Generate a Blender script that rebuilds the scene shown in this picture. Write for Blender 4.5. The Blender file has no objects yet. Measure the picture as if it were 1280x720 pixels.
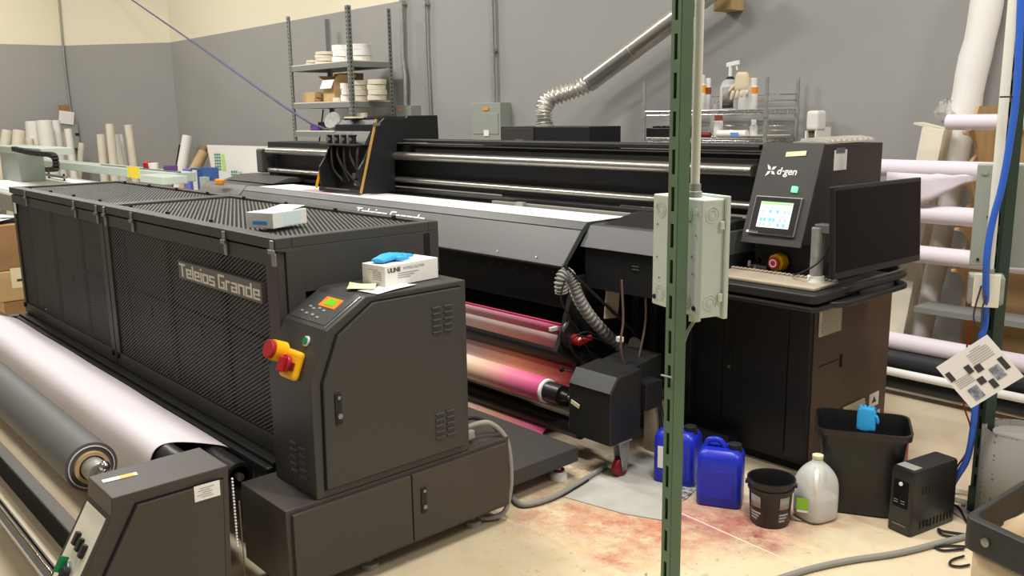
import bpy, bmesh, math, random
import numpy as np
from mathutils import Vector, Matrix, noise
random.seed(7)
SC = bpy.context.scene
COL = SC.collection
PI = math.pi

# ------------------------------------------------------------------ camera
F = 1101.2; PITCH, ROLL, YAW = 0.194127, -0.0147912, 0.732568
CAM = Vector((0, 0, 1.65))
fw = Vector((-math.cos(YAW)*math.cos(PITCH), math.sin(YAW)*math.cos(PITCH), -math.sin(PITCH)))
_r = fw.cross(Vector((0, 0, 1))).normalized(); _u = _r.cross(fw)
rt = _r*math.cos(ROLL)+_u*math.sin(ROLL); up = -_r*math.sin(ROLL)+_u*math.cos(ROLL)
cd = bpy.data.cameras.new('camera'); cam = bpy.data.objects.new('camera', cd); COL.objects.link(cam)
m = Matrix((rt, up, -fw)).transposed().to_4x4(); m.translation = CAM; cam.matrix_world = m
cd.sensor_width = 36; cd.lens = F*36/1280; cd.clip_end = 100; cd.clip_start = .05
SC.camera = cam

def A(px, py, x=None, y=None, z=None):
    """the point of a known plane that the photograph shows at a pixel"""
    d = fw*F + rt*(px-640) - up*(py-360)
    if x is not None: t = (x-CAM.x)/d.x
    elif y is not None: t = (y-CAM.y)/d.y
    else: t = (z-CAM.z)/d.z
    return CAM + d*t

# ------------------------------------------------------------------ materials
M = {}
def lin(c):
    return tuple(((v/255)/12.92 if v/255 <= .04045 else ((v/255+.055)/1.055)**2.4) for v in c)
def mat(name, rgb, rough=.5, metal=0, spec=.5, bump=0, bscale=200, var=0, vscale=3, coat=0, emit=0, trans=0, alpha=1, rgb2=None, sheen=0, ior=1.45, stretch=None):
    mt = bpy.data.materials.new(name); mt.use_nodes = True; M[name] = mt
    nt = mt.node_tree; b = nt.nodes['Principled BSDF']
    c = lin(rgb)
    b.inputs['Base Color'].default_value = (*c, 1)
    b.inputs['Roughness'].default_value = rough; b.inputs['Metallic'].default_value = metal
    b.inputs['Specular IOR Level'].default_value = spec; b.inputs['Coat Weight'].default_value = coat
    b.inputs['Transmission Weight'].default_value = trans; b.inputs['Alpha'].default_value = alpha
    b.inputs['IOR'].default_value = ior
    if sheen: b.inputs['Sheen Weight'].default_value = sheen
    if emit:
        b.inputs['Emission Color'].default_value = (*c, 1); b.inputs['Emission Strength'].default_value = emit
    tc = nt.nodes.new('ShaderNodeTexCoord')
    src = tc.outputs['Object']
    if stretch:
        mp = nt.nodes.new('ShaderNodeMapping'); mp.inputs['Scale'].default_value = stretch
        nt.links.new(src, mp.inputs[0]); src = mp.outputs[0]
    if var:
        n = nt.nodes.new('ShaderNodeTexNoise'); n.inputs['Scale'].default_value = vscale; n.inputs['Detail'].default_value = 5
        nt.links.new(src, n.inputs['Vector'])
        mx = nt.nodes.new('ShaderNodeMix'); mx.data_type = 'RGBA'
        c2 = lin(rgb2) if rgb2 else tuple(v*(1-var) for v in c)
        mx.inputs[6].default_value = (*c, 1); mx.inputs[7].default_value = (*c2, 1)
        rp = nt.nodes.new('ShaderNodeMapRange'); rp.inputs[1].default_value = .35; rp.inputs[2].default_value = .68
        nt.links.new(n.outputs['Fac'], rp.inputs[0]); nt.links.new(rp.outputs[0], mx.inputs[0])
        nt.links.new(mx.outputs[2], b.inputs['Base Color'])
    if bump:
        n = nt.nodes.new('ShaderNodeTexNoise'); n.inputs['Scale'].default_value = bscale; n.inputs['Detail'].default_value = 3
        nt.links.new(src, n.inputs['Vector'])
        bp = nt.nodes.new('ShaderNodeBump'); bp.inputs['Strength'].default_value = bump; bp.inputs['Distance'].default_value = .002
        nt.links.new(n.outputs['Fac'], bp.inputs['Height']); nt.links.new(bp.outputs[0], b.inputs['Normal'])
    return mt

mat('powder', (60, 59, 57), .5, bump=.25, bscale=500)              # dark grey powder coat of the dryer
mat('powder_warmlit', (66, 61, 57), .5, bump=.25, bscale=500)  # same coat, warm light reflected onto the end faces put into its colour
mat('hood', (72, 73, 72), .42, bump=.15, bscale=400)                # grey hood of the printer
mat('black', (24, 25, 27), .5, bump=.15, bscale=400)
mat('black2', (34, 34, 34), .45, bump=.2, bscale=400)
mat('meshblk', (96, 96, 94), .5)
mat('innerp', (30, 31, 31), .55, var=.3, vscale=2)
mat('void', (10, 10, 11), .8)
mat('beadblast', (172, 168, 160), .34, metal=.9, bump=.05, bscale=80)
mat('chrome', (205, 205, 205), .16, metal=1)
mat('steel', (150, 150, 148), .35, metal=.8)
mat('zinc', (172, 172, 168), .42, metal=.5, var=.2, vscale=30)
mat('shelfgrey', (128, 132, 130), .5)
mat('foil', (222, 220, 212), .30, metal=.7, bump=.5, bscale=60)
mat('duct', (205, 203, 198), .28, metal=.85, bump=.06, bscale=30)
mat('fabric', (208, 201, 206), .8, sheen=.2, bump=.05, bscale=300)
mat('paper', (236, 235, 232), .7)
mat('stripwood', (196, 150, 76), .5)
mat('white', (232, 231, 226), .5)
mat('lavender', (226, 216, 226), .65)
mat('cream', (226, 219, 200), .6, var=.12, vscale=5)
mat('ivory', (226, 222, 202), .5)
mat('tape', (222, 214, 178), .6)
mat('card', (160, 124, 86), .8, var=.2, vscale=6)
mat('cardlight', (198, 168, 122), .8, var=.15, vscale=8)
mat('ply', (196, 168, 124), .55, var=.35, vscale=3, stretch=(1, 5, .7), rgb2=(184, 150, 104))
mat('greypaper', (88, 88, 87), .6)
mat('green', (98, 126, 98), .42, var=.12, vscale=8)
mat('darkgreen', (44, 62, 50), .45)
mat('slot', (20, 26, 20), .9)
mat('boxgrey', (206, 216, 206), .38, bump=.08, bscale=300)
mat('panelgrey', (150, 156, 148), .5)
mat('pvc', (222, 222, 210), .4)
mat('bluecable', (48, 98, 200), .4)
mat('navycable', (52, 56, 100), .5)
mat('blueplastic', (32, 48, 190), .34, bump=.05, bscale=100)
mat('binder', (60, 98, 170), .5)
mat('binderlilac', (120, 125, 215), .5)
mat('blackplastic', (30, 30, 31), .36, bump=.1, bscale=250)
mat('blackgloss', (14, 14, 15), .42, spec=.15)
mat('rubber', (24, 24, 24), .65)
mat('greyplastic', (150, 148, 142), .5)
mat('hosegrey', (138, 138, 132), .5)
mat('yellow', (246, 180, 22), .4)
mat('orange', (238, 150, 40), .45)
mat('red', (172, 34, 40), .4)
mat('darkred', (120, 20, 24), .4)
mat('magenta', (200, 40, 98), .6)
mat('greenled', (90, 235, 120), .4, emit=3)
mat('greenlcd', (95, 170, 20), .4, emit=.6)
mat('orangelcd', (240, 120, 30), .4, emit=.5)
mat('greenknob', (20, 130, 75), .4)
mat('nitrile', (50, 165, 225), .5, bump=.2, bscale=60)
mat('glovebeige', (222, 206, 176), .6, bump=.3, bscale=60)
mat('screenwhite', (226, 240, 238), .4, emit=.62)
mat('screenblue', (120, 190, 215), .4, emit=.4)
mat('screengreen', (165, 215, 140), .4, emit=.4)
mat('screengrey', (178, 192, 192), .4, emit=.4)
mat('milky', (244, 246, 244), .35, alpha=.5)
mat('liquid', (176, 172, 168), .3)
mat('labelgreen', (140, 200, 50), .5)
mat('lightgreen', (190, 220, 120), .6)
mat('teal', (70, 150, 120), .6)
mat('lightteal', (160, 205, 185), .6)
mat('ink', (60, 60, 62), .6)
mat('inklight', (150, 150, 155), .6)
mat('photo', (170, 180, 205), .5, var=.6, vscale=60, rgb2=(90, 90, 100))
mat('mat_grey', (178, 176, 168), .8, var=.15, vscale=8)
mat('felt', (136, 134, 130), .9)
mat('canvas', (222, 200, 165), .8, bump=.3, bscale=120)
mat('vinyl', (46, 46, 46), .5, bump=.3, bscale=80)
mat('kbcover', (172, 160, 142), .6, bump=.3, bscale=90)
mat('purple', (95, 60, 130), .5)
mat('cutter', (180, 190, 182), .5)
mat('yellowsign', (238, 206, 20), .5)
mat('copper', (105, 82, 74), .4)
mat('skyblue', (90, 160, 225), .5)
mat('clearplastic', (205, 203, 198), .3, alpha=.42)
mat('redcap', (150, 70, 50), .5)
mat('granite', (120, 112, 96), .8, var=.6, vscale=60)
mat('ducttape', (110, 110, 108), .6)
mat('blackroll', (40, 42, 48), .6)

def gradient_mat(name, stops, x0, x1, rough=.6):
    """printed cloth: the ink colour runs along the machine's long axis"""
    mt = bpy.data.materials.new(name); mt.use_nodes = True; M[name] = mt; nt = mt.node_tree; b = nt.nodes['Principled BSDF']
    g = nt.nodes.new('ShaderNodeNewGeometry'); s = nt.nodes.new('ShaderNodeSeparateXYZ'); nt.links.new(g.outputs['Position'], s.inputs[0])
    mr = nt.nodes.new('ShaderNodeMapRange'); mr.inputs[1].default_value = x0; mr.inputs[2].default_value = x1
    nt.links.new(s.outputs['X'], mr.inputs[0])
    cr = nt.nodes.new('ShaderNodeValToRGB'); nt.links.new(mr.outputs[0], cr.inputs[0])
    el = cr.color_ramp.elements
    while len(el) < len(stops): el.new(.5)
    for e, (p, c) in zip(el, stops): e.position = p; e.color = (*lin(c), 1)
    nt.links.new(cr.outputs[0], b.inputs['Base Color']); b.inputs['Roughness'].default_value = rough
    return mt
gradient_mat('print_upper', [(0, (176, 150, 150)), (.5, (190, 120, 140)), (1, (180, 66, 108))], -3.9, -3.0)
gradient_mat('print_pale', [(0, (206, 190, 186)), (.5, (205, 178, 176)), (1, (190, 160, 160))], -3.9, -3.0)
gradient_mat('print_mid', [(0, (160, 140, 135)), (.45, (190, 125, 95)), (.8, (160, 65, 50)), (1, (175, 45, 75))], -3.9, -2.95)
gradient_mat('print_roll', [(0, (220, 206, 200)), (.35, (218, 180, 150)), (.7, (216, 110, 142)), (1, (190, 62, 122))], -3.75, -3.0)
gradient_mat('print_low', [(0, (240, 220, 205)), (.45, (230, 165, 140)), (.8, (225, 95, 140)), (1, (205, 60, 120))], -3.75, -2.95)

# ------------------------------------------------------------------ mesh builder
class MB:
    def __init__(s): s.v = []; s.f = []; s.sm = []
    def add(s, vs, fs, smooth=False):
        o = len(s.v); s.v += [Vector(v) for v in vs]; s.f += [tuple(i+o for i in f) for f in fs]
        s.sm += [smooth]*len(fs) if isinstance(smooth, bool) else list(smooth)
        return s
    def box(s, x0, x1, y0, y1, z0, z1):
        if x0 > x1: x0, x1 = x1, x0
        if y0 > y1: y0, y1 = y1, y0
        if z0 > z1: z0, z1 = z1, z0
        vs = [(x, y, z) for x in (x0, x1) for y in (y0, y1) for z in (z0, z1)]
        return s.add(vs, [(0, 1, 3, 2), (4, 6, 7, 5), (0, 4, 5, 1), (2, 3, 7, 6), (0, 2, 6, 4), (1, 5, 7, 3)])
    def obox(s, c, a, b, n, la, lb, ln):
        """box centred on c with axes a, b, n and full lengths la, lb, ln"""
        c, a, b, n = Vector(c), Vector(a).normalized(), Vector(b).normalized(), Vector(n).normalized()
        vs = [c+a*(i*la/2)+b*(j*lb/2)+n*(k*ln/2) for i in (-1, 1) for j in (-1, 1) for k in (-1, 1)]
        return s.add(vs, [(0, 1, 3, 2), (4, 6, 7, 5), (0, 4, 5, 1), (2, 3, 7, 6), (0, 2, 6, 4), (1, 5, 7, 3)])
    def prism(s, pts, axis, t0, t1, smooth=False):
        """extrude a 2-D outline along an axis; x: (y,z)  y: (x,z)  z: (x,y)"""
        def p3(p, t): return {'x': (t, p[0], p[1]), 'y': (p[0], t, p[1]), 'z': (p[0], p[1], t)}[axis]
        n = len(pts); vs = [p3(p, t0) for p in pts]+[p3(p, t1) for p in pts]
        fs = [tuple(range(n-1, -1, -1)), tuple(range(n, 2*n))]+[(i, (i+1) % n, n+(i+1) % n, n+i) for i in range(n)]
        return s.add(vs, fs, [False, False]+[smooth]*n)
    def cyl(s, p, q, r, r2=None, seg=20, caps=True):
        p, q = Vector(p), Vector(q); d = (q-p).normalized()
        a = d.orthogonal().normalized(); b = d.cross(a); r2 = r if r2 is None else r2
        vs = [p+(a*math.cos(t)+b*math.sin(t))*r for t in [2*PI*i/seg for i in range(seg)]]+[q+(a*math.cos(t)+b*math.sin(t))*r2 for t in [2*PI*i/seg for i in range(seg)]]
        fs = [(i, (i+1) % seg, seg+(i+1) % seg, seg+i) for i in range(seg)]; sm = [True]*seg
        if caps: fs += [tuple(range(seg-1, -1, -1)), tuple(range(seg, 2*seg))]; sm += [False, False]
        return s.add(vs, fs, sm)
    def ring(s, p, q, ro, ri, seg=24):
        p, q = Vector(p), Vector(q); d = (q-p).normalized(); a = d.orthogonal().normalized(); b = d.cross(a)
        vs = []
        for base, r in ((p, ro), (q, ro), (q, ri), (p, ri)):
            vs += [base+(a*math.cos(2*PI*i/seg)+b*math.sin(2*PI*i/seg))*r for i in range(seg)]
        fs = []; sm = []
        for k in range(4):
            for i in range(seg):
                fs.append((k*seg+i, k*seg+(i+1) % seg, ((k+1) % 4)*seg+(i+1) % seg, ((k+1) % 4)*seg+i)); sm.append(k in (0, 2))
        return s.add(vs, fs, sm)
    def tube(s, pts, r, seg=10, caps=True, steps=0):
        pts = [Vector(p) for p in pts]
        if steps: pts = smooth_path(pts, steps)
        rs = r if isinstance(r, (list, tuple)) else [r]*len(pts)
        if len(rs) != len(pts): rs = [rs[0]]*len(pts)
        n = len(pts); t0 = (pts[1]-pts[0]).normalized(); a = t0.orthogonal().normalized(); vs = []
        for i, p in enumerate(pts):
            t = (pts[min(i+1, n-1)]-pts[max(i-1, 0)]).normalized()
            a = (a-t*a.dot(t)).normalized(); b = t.cross(a)
            vs += [p+(a*math.cos(2*PI*k/seg)+b*math.sin(2*PI*k/seg))*rs[i] for k in range(seg)]
        fs = [(i*seg+k, i*seg+(k+1) % seg, (i+1)*seg+(k+1) % seg, (i+1)*seg+k) for i in range(n-1) for k in range(seg)]
        sm = [True]*len(fs)
        if caps: fs += [tuple(range(seg-1, -1, -1)), tuple(range((n-1)*seg, n*seg))]; sm += [False, False]
        return s.add(vs, fs, sm)
    def lathe(s, prof, c=(0, 0, 0), seg=24, axis='z', smooth=True, sx=1, sy=1):
        c = Vector(c); vs = []
        for r, h in prof:
            for k in range(seg):
                x, y = r*math.cos(2*PI*k/seg)*sx, r*math.sin(2*PI*k/seg)*sy
                v = {'z': (x, y, h), 'x': (h, x, y), 'y': (x, h, y)}[axis]; vs.append(c+Vector(v))
        n = len(prof); fs = [(i*seg+k, i*seg+(k+1) % seg, (i+1)*seg+(k+1) % seg, (i+1)*seg+k) for i in range(n-1) for k in range(seg)]
        sm = [smooth]*len(fs)
        fs += [tuple(range(seg-1, -1, -1)), tuple(range((n-1)*seg, n*seg))]; sm += [False, False]
        return s.add(vs, fs, sm)
    def sphere(s, c, r, seg=16, rings=8, sz=1):
        return s.lathe([(max(1e-4, r*math.sin(PI*i/rings)), -r*sz*math.cos(PI*i/rings)) for i in range(rings+1)], c, seg)
    def loft(s, rings, closed=True, caps=True, smooth=True):
        n = len(rings[0]); vs = [v for rg in rings for v in rg]; fs = []
        for i in range(len(rings)-1):
            for k in range(n if closed else n-1):
                fs.append((i*n+k, i*n+(k+1) % n, (i+1)*n+(k+1) % n, (i+1)*n+k))
        sm = [smooth]*len(fs)
        if caps: fs += [tuple(range(n-1, -1, -1)), tuple(range((len(rings)-1)*n, len(rings)*n))]; sm += [False]*2
        return s.add(vs, fs, sm)
    def xf(s, mtx): s.v = [mtx @ v for v in s.v]; return s
    def quad(s, a, b, c, d): return s.add([a, b, c, d], [(0, 1, 2, 3)])
    def build(s, name, m, parent=None, bevel=0, seg=2, solid=0, sub=0, kind=None, sharp=True):
        off = wloc(parent) if parent else None
        if off is None:
            xs = [v.x for v in s.v]; ys = [v.y for v in s.v]; zs = [v.z for v in s.v]
            off = Vector(((min(xs)+max(xs))/2, (min(ys)+max(ys))/2, min(zs)))
        me = bpy.data.meshes.new(name); me.from_pydata([tuple(v-off) for v in s.v], [], s.f)
        me.polygons.foreach_set('use_smooth', s.sm); me.materials.append(M[m] if isinstance(m, str) else m)
        bm = bmesh.new(); bm.from_mesh(me); bmesh.ops.recalc_face_normals(bm, faces=bm.faces)
        if sharp:
            for e in bm.edges:
                if len(e.link_faces) == 2 and e.calc_face_angle(0) > math.radians(42): e.smooth = False
        bm.to_mesh(me); bm.free()
        o = bpy.data.objects.new(name, me); COL.objects.link(o)
        if parent: o.parent = parent
        else: o.location = off
        if kind: o['kind'] = kind
        if solid: md = o.modifiers.new('solid', 'SOLIDIFY'); md.thickness = solid; md.offset = 0
        if bevel:
            md = o.modifiers.new('bevel', 'BEVEL'); md.width = bevel; md.segments = seg; md.limit_method = 'ANGLE'; md.angle_limit = math.radians(40)
        if sub: md = o.modifiers.new('sub', 'SUBSURF'); md.levels = sub; md.render_levels = sub
        return o

def wloc(o):
    l = Vector((0, 0, 0))
    while o: l = l+o.location; o = o.parent
    return l
def smooth_path(P, steps):
    out = []; n = len(P)
    for i in range(n-1):
        p0, p1, p2, p3 = P[max(i-1, 0)], P[i], P[i+1], P[min(i+2, n-1)]
        for k in range(steps):
            t = k/steps
            out.append(.5*((2*p1)+(p2-p0)*t+(2*p0-5*p1+4*p2-p3)*t*t+(-p0+3*p1-3*p2+p3)*t**3))
    out.append(P[-1]); return out
def thing(name, label, cat, loc=(0, 0, 0), group=None):
    o = bpy.data.objects.new(name, None); COL.objects.link(o); o.location = loc; o.empty_display_size = .1
    o['label'] = label; o['category'] = cat
    if group: o['group'] = group
    return o
def tag(o, label, cat, group=None, kind=None):
    o['label'] = label; o['category'] = cat
    if group: o['group'] = group
    if kind: o['kind'] = kind
    return o
def dup(o, loc=None, parent=None, label=None, rz=None):
    c = o.copy(); COL.objects.link(c)
    if parent: c.parent = parent
    for ch in [x for x in o.children]: dup(ch, None, c)
    if loc is not None: c.location = loc
    if rz is not None: c.rotation_euler.z = rz
    if label: c['label'] = label
    return c
def box(name, m, parent, x0, x1, y0, y1, z0, z1, bevel=.003, **k):
    return MB().box(x0, x1, y0, y1, z0, z1).build(name, m, parent, bevel=bevel, **k)
def text(name, body, size, loc, right, upv, m, parent, sx=1.0, ext=.001, off=0, align='LEFT', sy=1.0, shear=0):
    cu = bpy.data.curves.new(name, 'FONT'); cu.body = body; cu.size = size; cu.extrude = ext; cu.offset = off; cu.align_x = align; cu.shear = shear
    cu.materials.append(M[m])
    tmp = bpy.data.objects.new(name, cu); me = bpy.data.meshes.new_from_object(tmp); bpy.data.objects.remove(tmp)
    o = bpy.data.objects.new(name, me); COL.objects.link(o)
    R = Vector(right).normalized(); U = Vector(upv).normalized(); N = R.cross(U)
    mm = Matrix((R*sx, U*sy, N)).transposed().to_4x4(); mm.translation = Vector(loc)-(wloc(parent) if parent else Vector())
    o.parent = parent; o.matrix_local = mm
    return o
GL = {'T': (4.6, [(0, 6, 4.6, 7), (1.8, 0, 2.8, 6)]), 'e': (4, [(0, 0, 1, 5), (1, 4, 4, 5), (3, 2, 4, 4), (1, 2, 3, 2.9), (1, 0, 4, 1)]), 'l': (1, [(0, 0, 1, 7)]),
      'i': (1, [(0, 0, 1, 5), (0, 6, 1, 7)]), 'o': (4, [(0, 0, 1, 5), (3, 0, 4, 5), (1, 4, 3, 5), (1, 0, 3, 1)]), 's': (4, [(0, 4, 4, 5), (0, 2.9, 1, 4), (0, 2.05, 4, 2.9), (3, 1, 4, 2.05), (0, 0, 4, 1)]),
      'G': (4.3, [(0, 0, 1, 7), (1, 6, 4.3, 7), (1, 0, 4.3, 1), (3.3, 1, 4.3, 3.8), (2.2, 2.9, 3.3, 3.8)]), 'r': (3, [(0, 0, 1, 5), (1, 4, 3, 5)]),
      'a': (4, [(.2, 4, 4, 5), (3, 0, 4, 4), (0, 0, 3, 1), (0, 1, 1, 2.9), (1, 2.05, 3, 2.9)]), 'n': (4, [(0, 0, 1, 5), (1, 4, 3, 5), (3, 0, 4, 5)]),
      'd': (4, [(0, 0, 1, 5), (1, 0, 3, 1), (1, 4, 3, 5), (3, 0, 4, 7)]), ' ': (1.2, [])}
def block_text(name, body, p, right, upv, height, width, m, parent, depth=.0015):
    """square-cut lettering: each letter made of bars, 7 units high"""
    R_ = Vector(right).normalized(); U = Vector(upv).normalized(); N = R_.cross(U)
    tot = sum(GL[c][0]+.55 for c in body)-.55; sx = width/tot; sy = height/7; x = 0; b = MB(); p = Vector(p)
    for c in body:
        for (a, b_, c_, d_) in GL[c][1]:
            b.obox(p+R_*sx*(x+(a+c_)/2)+U*sy*(b_+d_)/2+N*depth/2, R_, U, N, sx*(c_-a)+.0002, sy*(d_-b_)+.0002, depth)
        x += GL[c][0]+.55
    return b.build(name, m, parent)
def struct(o): o['kind'] = 'structure'; return o

# ------------------------------------------------------------------ room
YW = 5.6
def wall_material(name, split_z):
    mt = bpy.data.materials.new(name); mt.use_nodes = True; nt = mt.node_tree; b = nt.nodes['Principled BSDF']
    g = nt.nodes.new('ShaderNodeNewGeometry'); s = nt.nodes.new('ShaderNodeSeparateXYZ'); nt.links.new(g.outputs['Position'], s.inputs[0])
    gt = nt.nodes.new('ShaderNodeMath'); gt.operation = 'GREATER_THAN'; gt.inputs[1].default_value = split_z; nt.links.new(s.outputs['Z'], gt.inputs[0])
    mx = nt.nodes.new('ShaderNodeMix'); mx.data_type = 'RGBA'; nt.links.new(gt.outputs[0], mx.inputs[0])
    n = nt.nodes.new('ShaderNodeTexNoise'); n.inputs['Scale'].default_value = 1.3; n.inputs['Detail'].default_value = 4; nt.links.new(g.outputs['Position'], n.inputs[0])
    m2 = nt.nodes.new('ShaderNodeMix'); m2.data_type = 'RGBA'; nt.links.new(n.outputs[0], m2.inputs[0])
    m2.inputs[6].default_value = (*lin((150, 150, 149)), 1); m2.inputs[7].default_value = (*lin((158, 157, 155)), 1)
    nt.links.new(m2.outputs[2], mx.inputs[6]); mx.inputs[7].default_value = (*lin((232, 224, 200)), 1)
    nt.links.new(mx.outputs[2], b.inputs['Base Color']); b.inputs['Roughness'].default_value = .62
    n3 = nt.nodes.new('ShaderNodeTexNoise'); n3.inputs['Scale'].default_value = 120; nt.links.new(g.outputs['Position'], n3.inputs[0])
    bp = nt.nodes.new('ShaderNodeBump'); bp.inputs['Strength'].default_value = .15; bp.inputs['Distance'].default_value = .003
    nt.links.new(n3.outputs[0], bp.inputs['Height']); nt.links.new(bp.outputs[0], b.inputs['Normal'])
    M[name] = mt
wall_material('wallpaint', 2.834)

def floor_material():
    mt = bpy.data.materials.new('floorpaint'); mt.use_nodes = True; nt = mt.node_tree; b = nt.nodes['Principled BSDF']; M['floorpaint'] = mt
    L = nt.links.new
    g = nt.nodes.new('ShaderNodeNewGeometry')
    def noi(sc, det=5, ro=.6, off=None):
        n = nt.nodes.new('ShaderNodeTexNoise'); n.inputs['Scale'].default_value = sc; n.inputs['Detail'].default_value = det; n.inputs['Roughness'].default_value = ro
        if off:
            mp = nt.nodes.new('ShaderNodeMapping'); mp.inputs['Location'].default_value = off; L(g.outputs['Position'], mp.inputs[0]); L(mp.outputs[0], n.inputs[0])
        else: L(g.outputs['Position'], n.inputs[0])
        return n.outputs[0]
    def rng(x, a, c, lo=0, hi=1):
        r_ = nt.nodes.new('ShaderNodeMapRange'); r_.inputs[1].default_value = a; r_.inputs[2].default_value = c; r_.inputs[3].default_value = lo; r_.inputs[4].default_value = hi
        L(x, r_.inputs[0]); return r_.outputs[0]
    def mul(a, c):
        q = nt.nodes.new('ShaderNodeMath'); q.operation = 'MULTIPLY'
        for i, v in enumerate((a, c)):
            if isinstance(v, (int, float)): q.inputs[i].default_value = v
            else: L(v, q.inputs[i])
        return q.outputs[0]
    def mix(f, a, c):
        q = nt.nodes.new('ShaderNodeMix'); q.data_type = 'RGBA'; L(f, q.inputs[0])
        if isinstance(a, tuple): q.inputs[6].default_value = (*lin(a), 1)
        else: L(a, q.inputs[6])
        q.inputs[7].default_value = (*lin(c), 1); return q.outputs[2]
    def blob(x, y, r):
        d = nt.nodes.new('ShaderNodeVectorMath'); d.operation = 'DISTANCE'; L(g.outputs['Position'], d.inputs[0]); d.inputs[1].default_value = (x, y, 0)
        return rng(d.outputs['Value'], r, r*.25)
    base = mix(rng(noi(1.1), .35, .7), (222, 208, 182), (208, 192, 160))
    base = mix(mul(rng(noi(9, 8), .5, .75), .5), base, (196, 176, 138))
    base = mix(mul(rng(noi(60, 4), .66, .74), .5), base, (150, 130, 100))
    red = (188, 84, 60)
    for (px, py, r_, c, k) in ((740, 690, .55, (216, 198, 150), .7), (900, 700, .4, (218, 204, 160), .6), (700, 640, .22, (192, 120, 92), .8), (790, 655, .26, (188, 110, 86), .85), (840, 662, .22, (190, 100, 78), .85),
                             (880, 640, .22, (196, 120, 100), .9), (925, 655, .2, (172, 100, 86), .9), (865, 648, .10, (120, 80, 100), .7), (905, 662, .08, (126, 76, 86), .7), (955, 672, .12, (140, 62, 62), .95),
                             (985, 672, .12, (206, 150, 138), .8), (1015, 640, .16, (190, 130, 110), .7), (1045, 690, .16, (214, 214, 168), .6), (770, 700, .10, (190, 110, 90), .8), (760, 595, .3, (120, 96, 60), .8)):
        p_ = A(px, py, z=0)
        f = mul(mul(blob(p_.x, p_.y, r_*1.5), rng(noi(9, 10, .78, (px*.37, py*.21, 0)), .42, .60)), k)
        base = mix(f, base, c)
    base = mix(mul(mul(blob(-1.95, 2.6, 1.1), rng(noi(14, 9, .75, (5, 1, 1)), .56, .66)), .55), base, (168, 128, 92))
    base = mix(mul(mul(blob(-1.95, 2.6, 1.0), rng(noi(26, 8, .7, (3, 2, 1)), .6, .68)), .9), base, (122, 52, 44))
    # drip line of purple ink along the joint
    L(base, b.inputs['Base Color']); b.inputs['Roughness'].default_value = .42
    n3 = noi(40, 4); bp = nt.nodes.new('ShaderNodeBump'); bp.inputs['Strength'].default_value = .08; L(n3, bp.inputs['Height']); L(bp.outputs[0], b.inputs['Normal'])
floor_material()
mat('ceilpaint', (200, 192, 170), .8)

struct(MB().box(-17.5, 4, -3, 7, -.1, 0).build('floor', 'floorpaint'))
struct(MB().prism([(-14.1, YW), (4, YW), (4, YW+.15), (-14.2, YW+.15)], 'z', 0, 6).build('wall_back', 'wallpaint'))
struct(MB().prism([(-15.53, 4.455), (-14.1, YW), (-14.2, YW+.15), (-15.7, 4.5)], 'z', 0, 6).build('wall_corner', 'wallpaint'))
struct(MB().prism([(-15.53, 4.455), (-15.7, 4.5), (-17.0, -3), (-16.8, -3)], 'z', 0, 6).build('wall_left', 'wallpaint'))
struct(MB().box(-17.5, 4, -3, 7, 6, 6.1).build('ceiling', 'ceilpaint'))
mat('joint', (222, 208, 182), .8)
j0, j1 = A(850, 641, z=0), A(1012, 713, z=0)
jd = (j1-j0).normalized()
struct(MB().obox(j0+jd*1.0+Vector((0, 0, .0005)), jd, jd.cross(Vector((0, 0, 1))), (0, 0, 1), 3.2, .007, .001).build('trim_1', 'joint'))

# ------------------------------------------------------------------ fabric dryer
DR = thing('fabric_dryer', 'long dark grey mesh-sided fabric dryer with lidded top, rotary switch cabinet and nameplate', 'dryer', (-4.65, 1.8, 0))
XL, XR, YF, YB = -6.5, -2.83, 1.44, 2.15
XM = -4.70
# base cabinet (end box on the floor)
bc = box('base_cabinet', 'powder_warmlit', DR, -2.87, -2.535, 1.255, 2.25, .075, .37, .004)
for (y0, y1, lbl) in ((1.275, 1.755, 0), (1.76, 2.235, 1)):
    d = box('cabinet_door', 'powder_warmlit', DR, -2.537, -2.521, y0, y1, .09, .352, .003)
    if lbl:
        box('door_handle', 'black', d, -2.523, -2.516, 1.795, 1.82, .19, .29, .002)
        MB().cyl((-2.518, 1.808, .215), (-2.510, 1.808, .215), .008).build('lock', 'steel', d)
        MB().cyl((-2.518, 1.808, .278), (-2.511, 1.808, .278), .006).build('hinge_pin', 'steel', d)
for (x, y) in ((-2.62, 2.12), (-2.75, 1.35), (-2.62, 1.62)):
    MB().lathe([(.012, .075), (.012, .028), (.034, .022), (.036, 0)][::-1], (x, y, 0)).build('levelling_foot', 'greyplastic', DR)
# control cabinet
prof = [(1.375, .371), (1.375, .778), (1.447, .952), (1.605, 1.045), (2.045, 1.045), (2.045, .371)]
cc = MB().prism(prof, 'x', -2.83, -2.535).build('control_cabinet', 'powder', DR, bevel=.004)
dr = MB().prism([(1.41, .402), (1.417, .775), (1.482, .93), (1.626, 1.022), (2.012, 1.022), (2.012, .402)], 'x', -2.536, -2.522).build('control_cabinet_door', 'powder', DR, bevel=.003)
dr2 = MB().prism([(1.404, .396), (1.411, .778), (1.478, .935), (1.624, 1.028), (2.018, 1.028), (2.018, .396)], 'x', -2.5352, -2.5345).build('door_gap', 'void', cc)
box('door_handle', 'black', dr, -2.524, -2.517, 1.455, 1.48, .625, .735, .002)
MB().cyl((-2.518, 1.468, .655), (-2.509, 1.468, .655), .009).build('lock', 'steel', dr)
MB().cyl((-2.518, 1.468, .72), (-2.511, 1.468, .72), .006).build('handle_pin', 'steel', dr)
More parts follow.
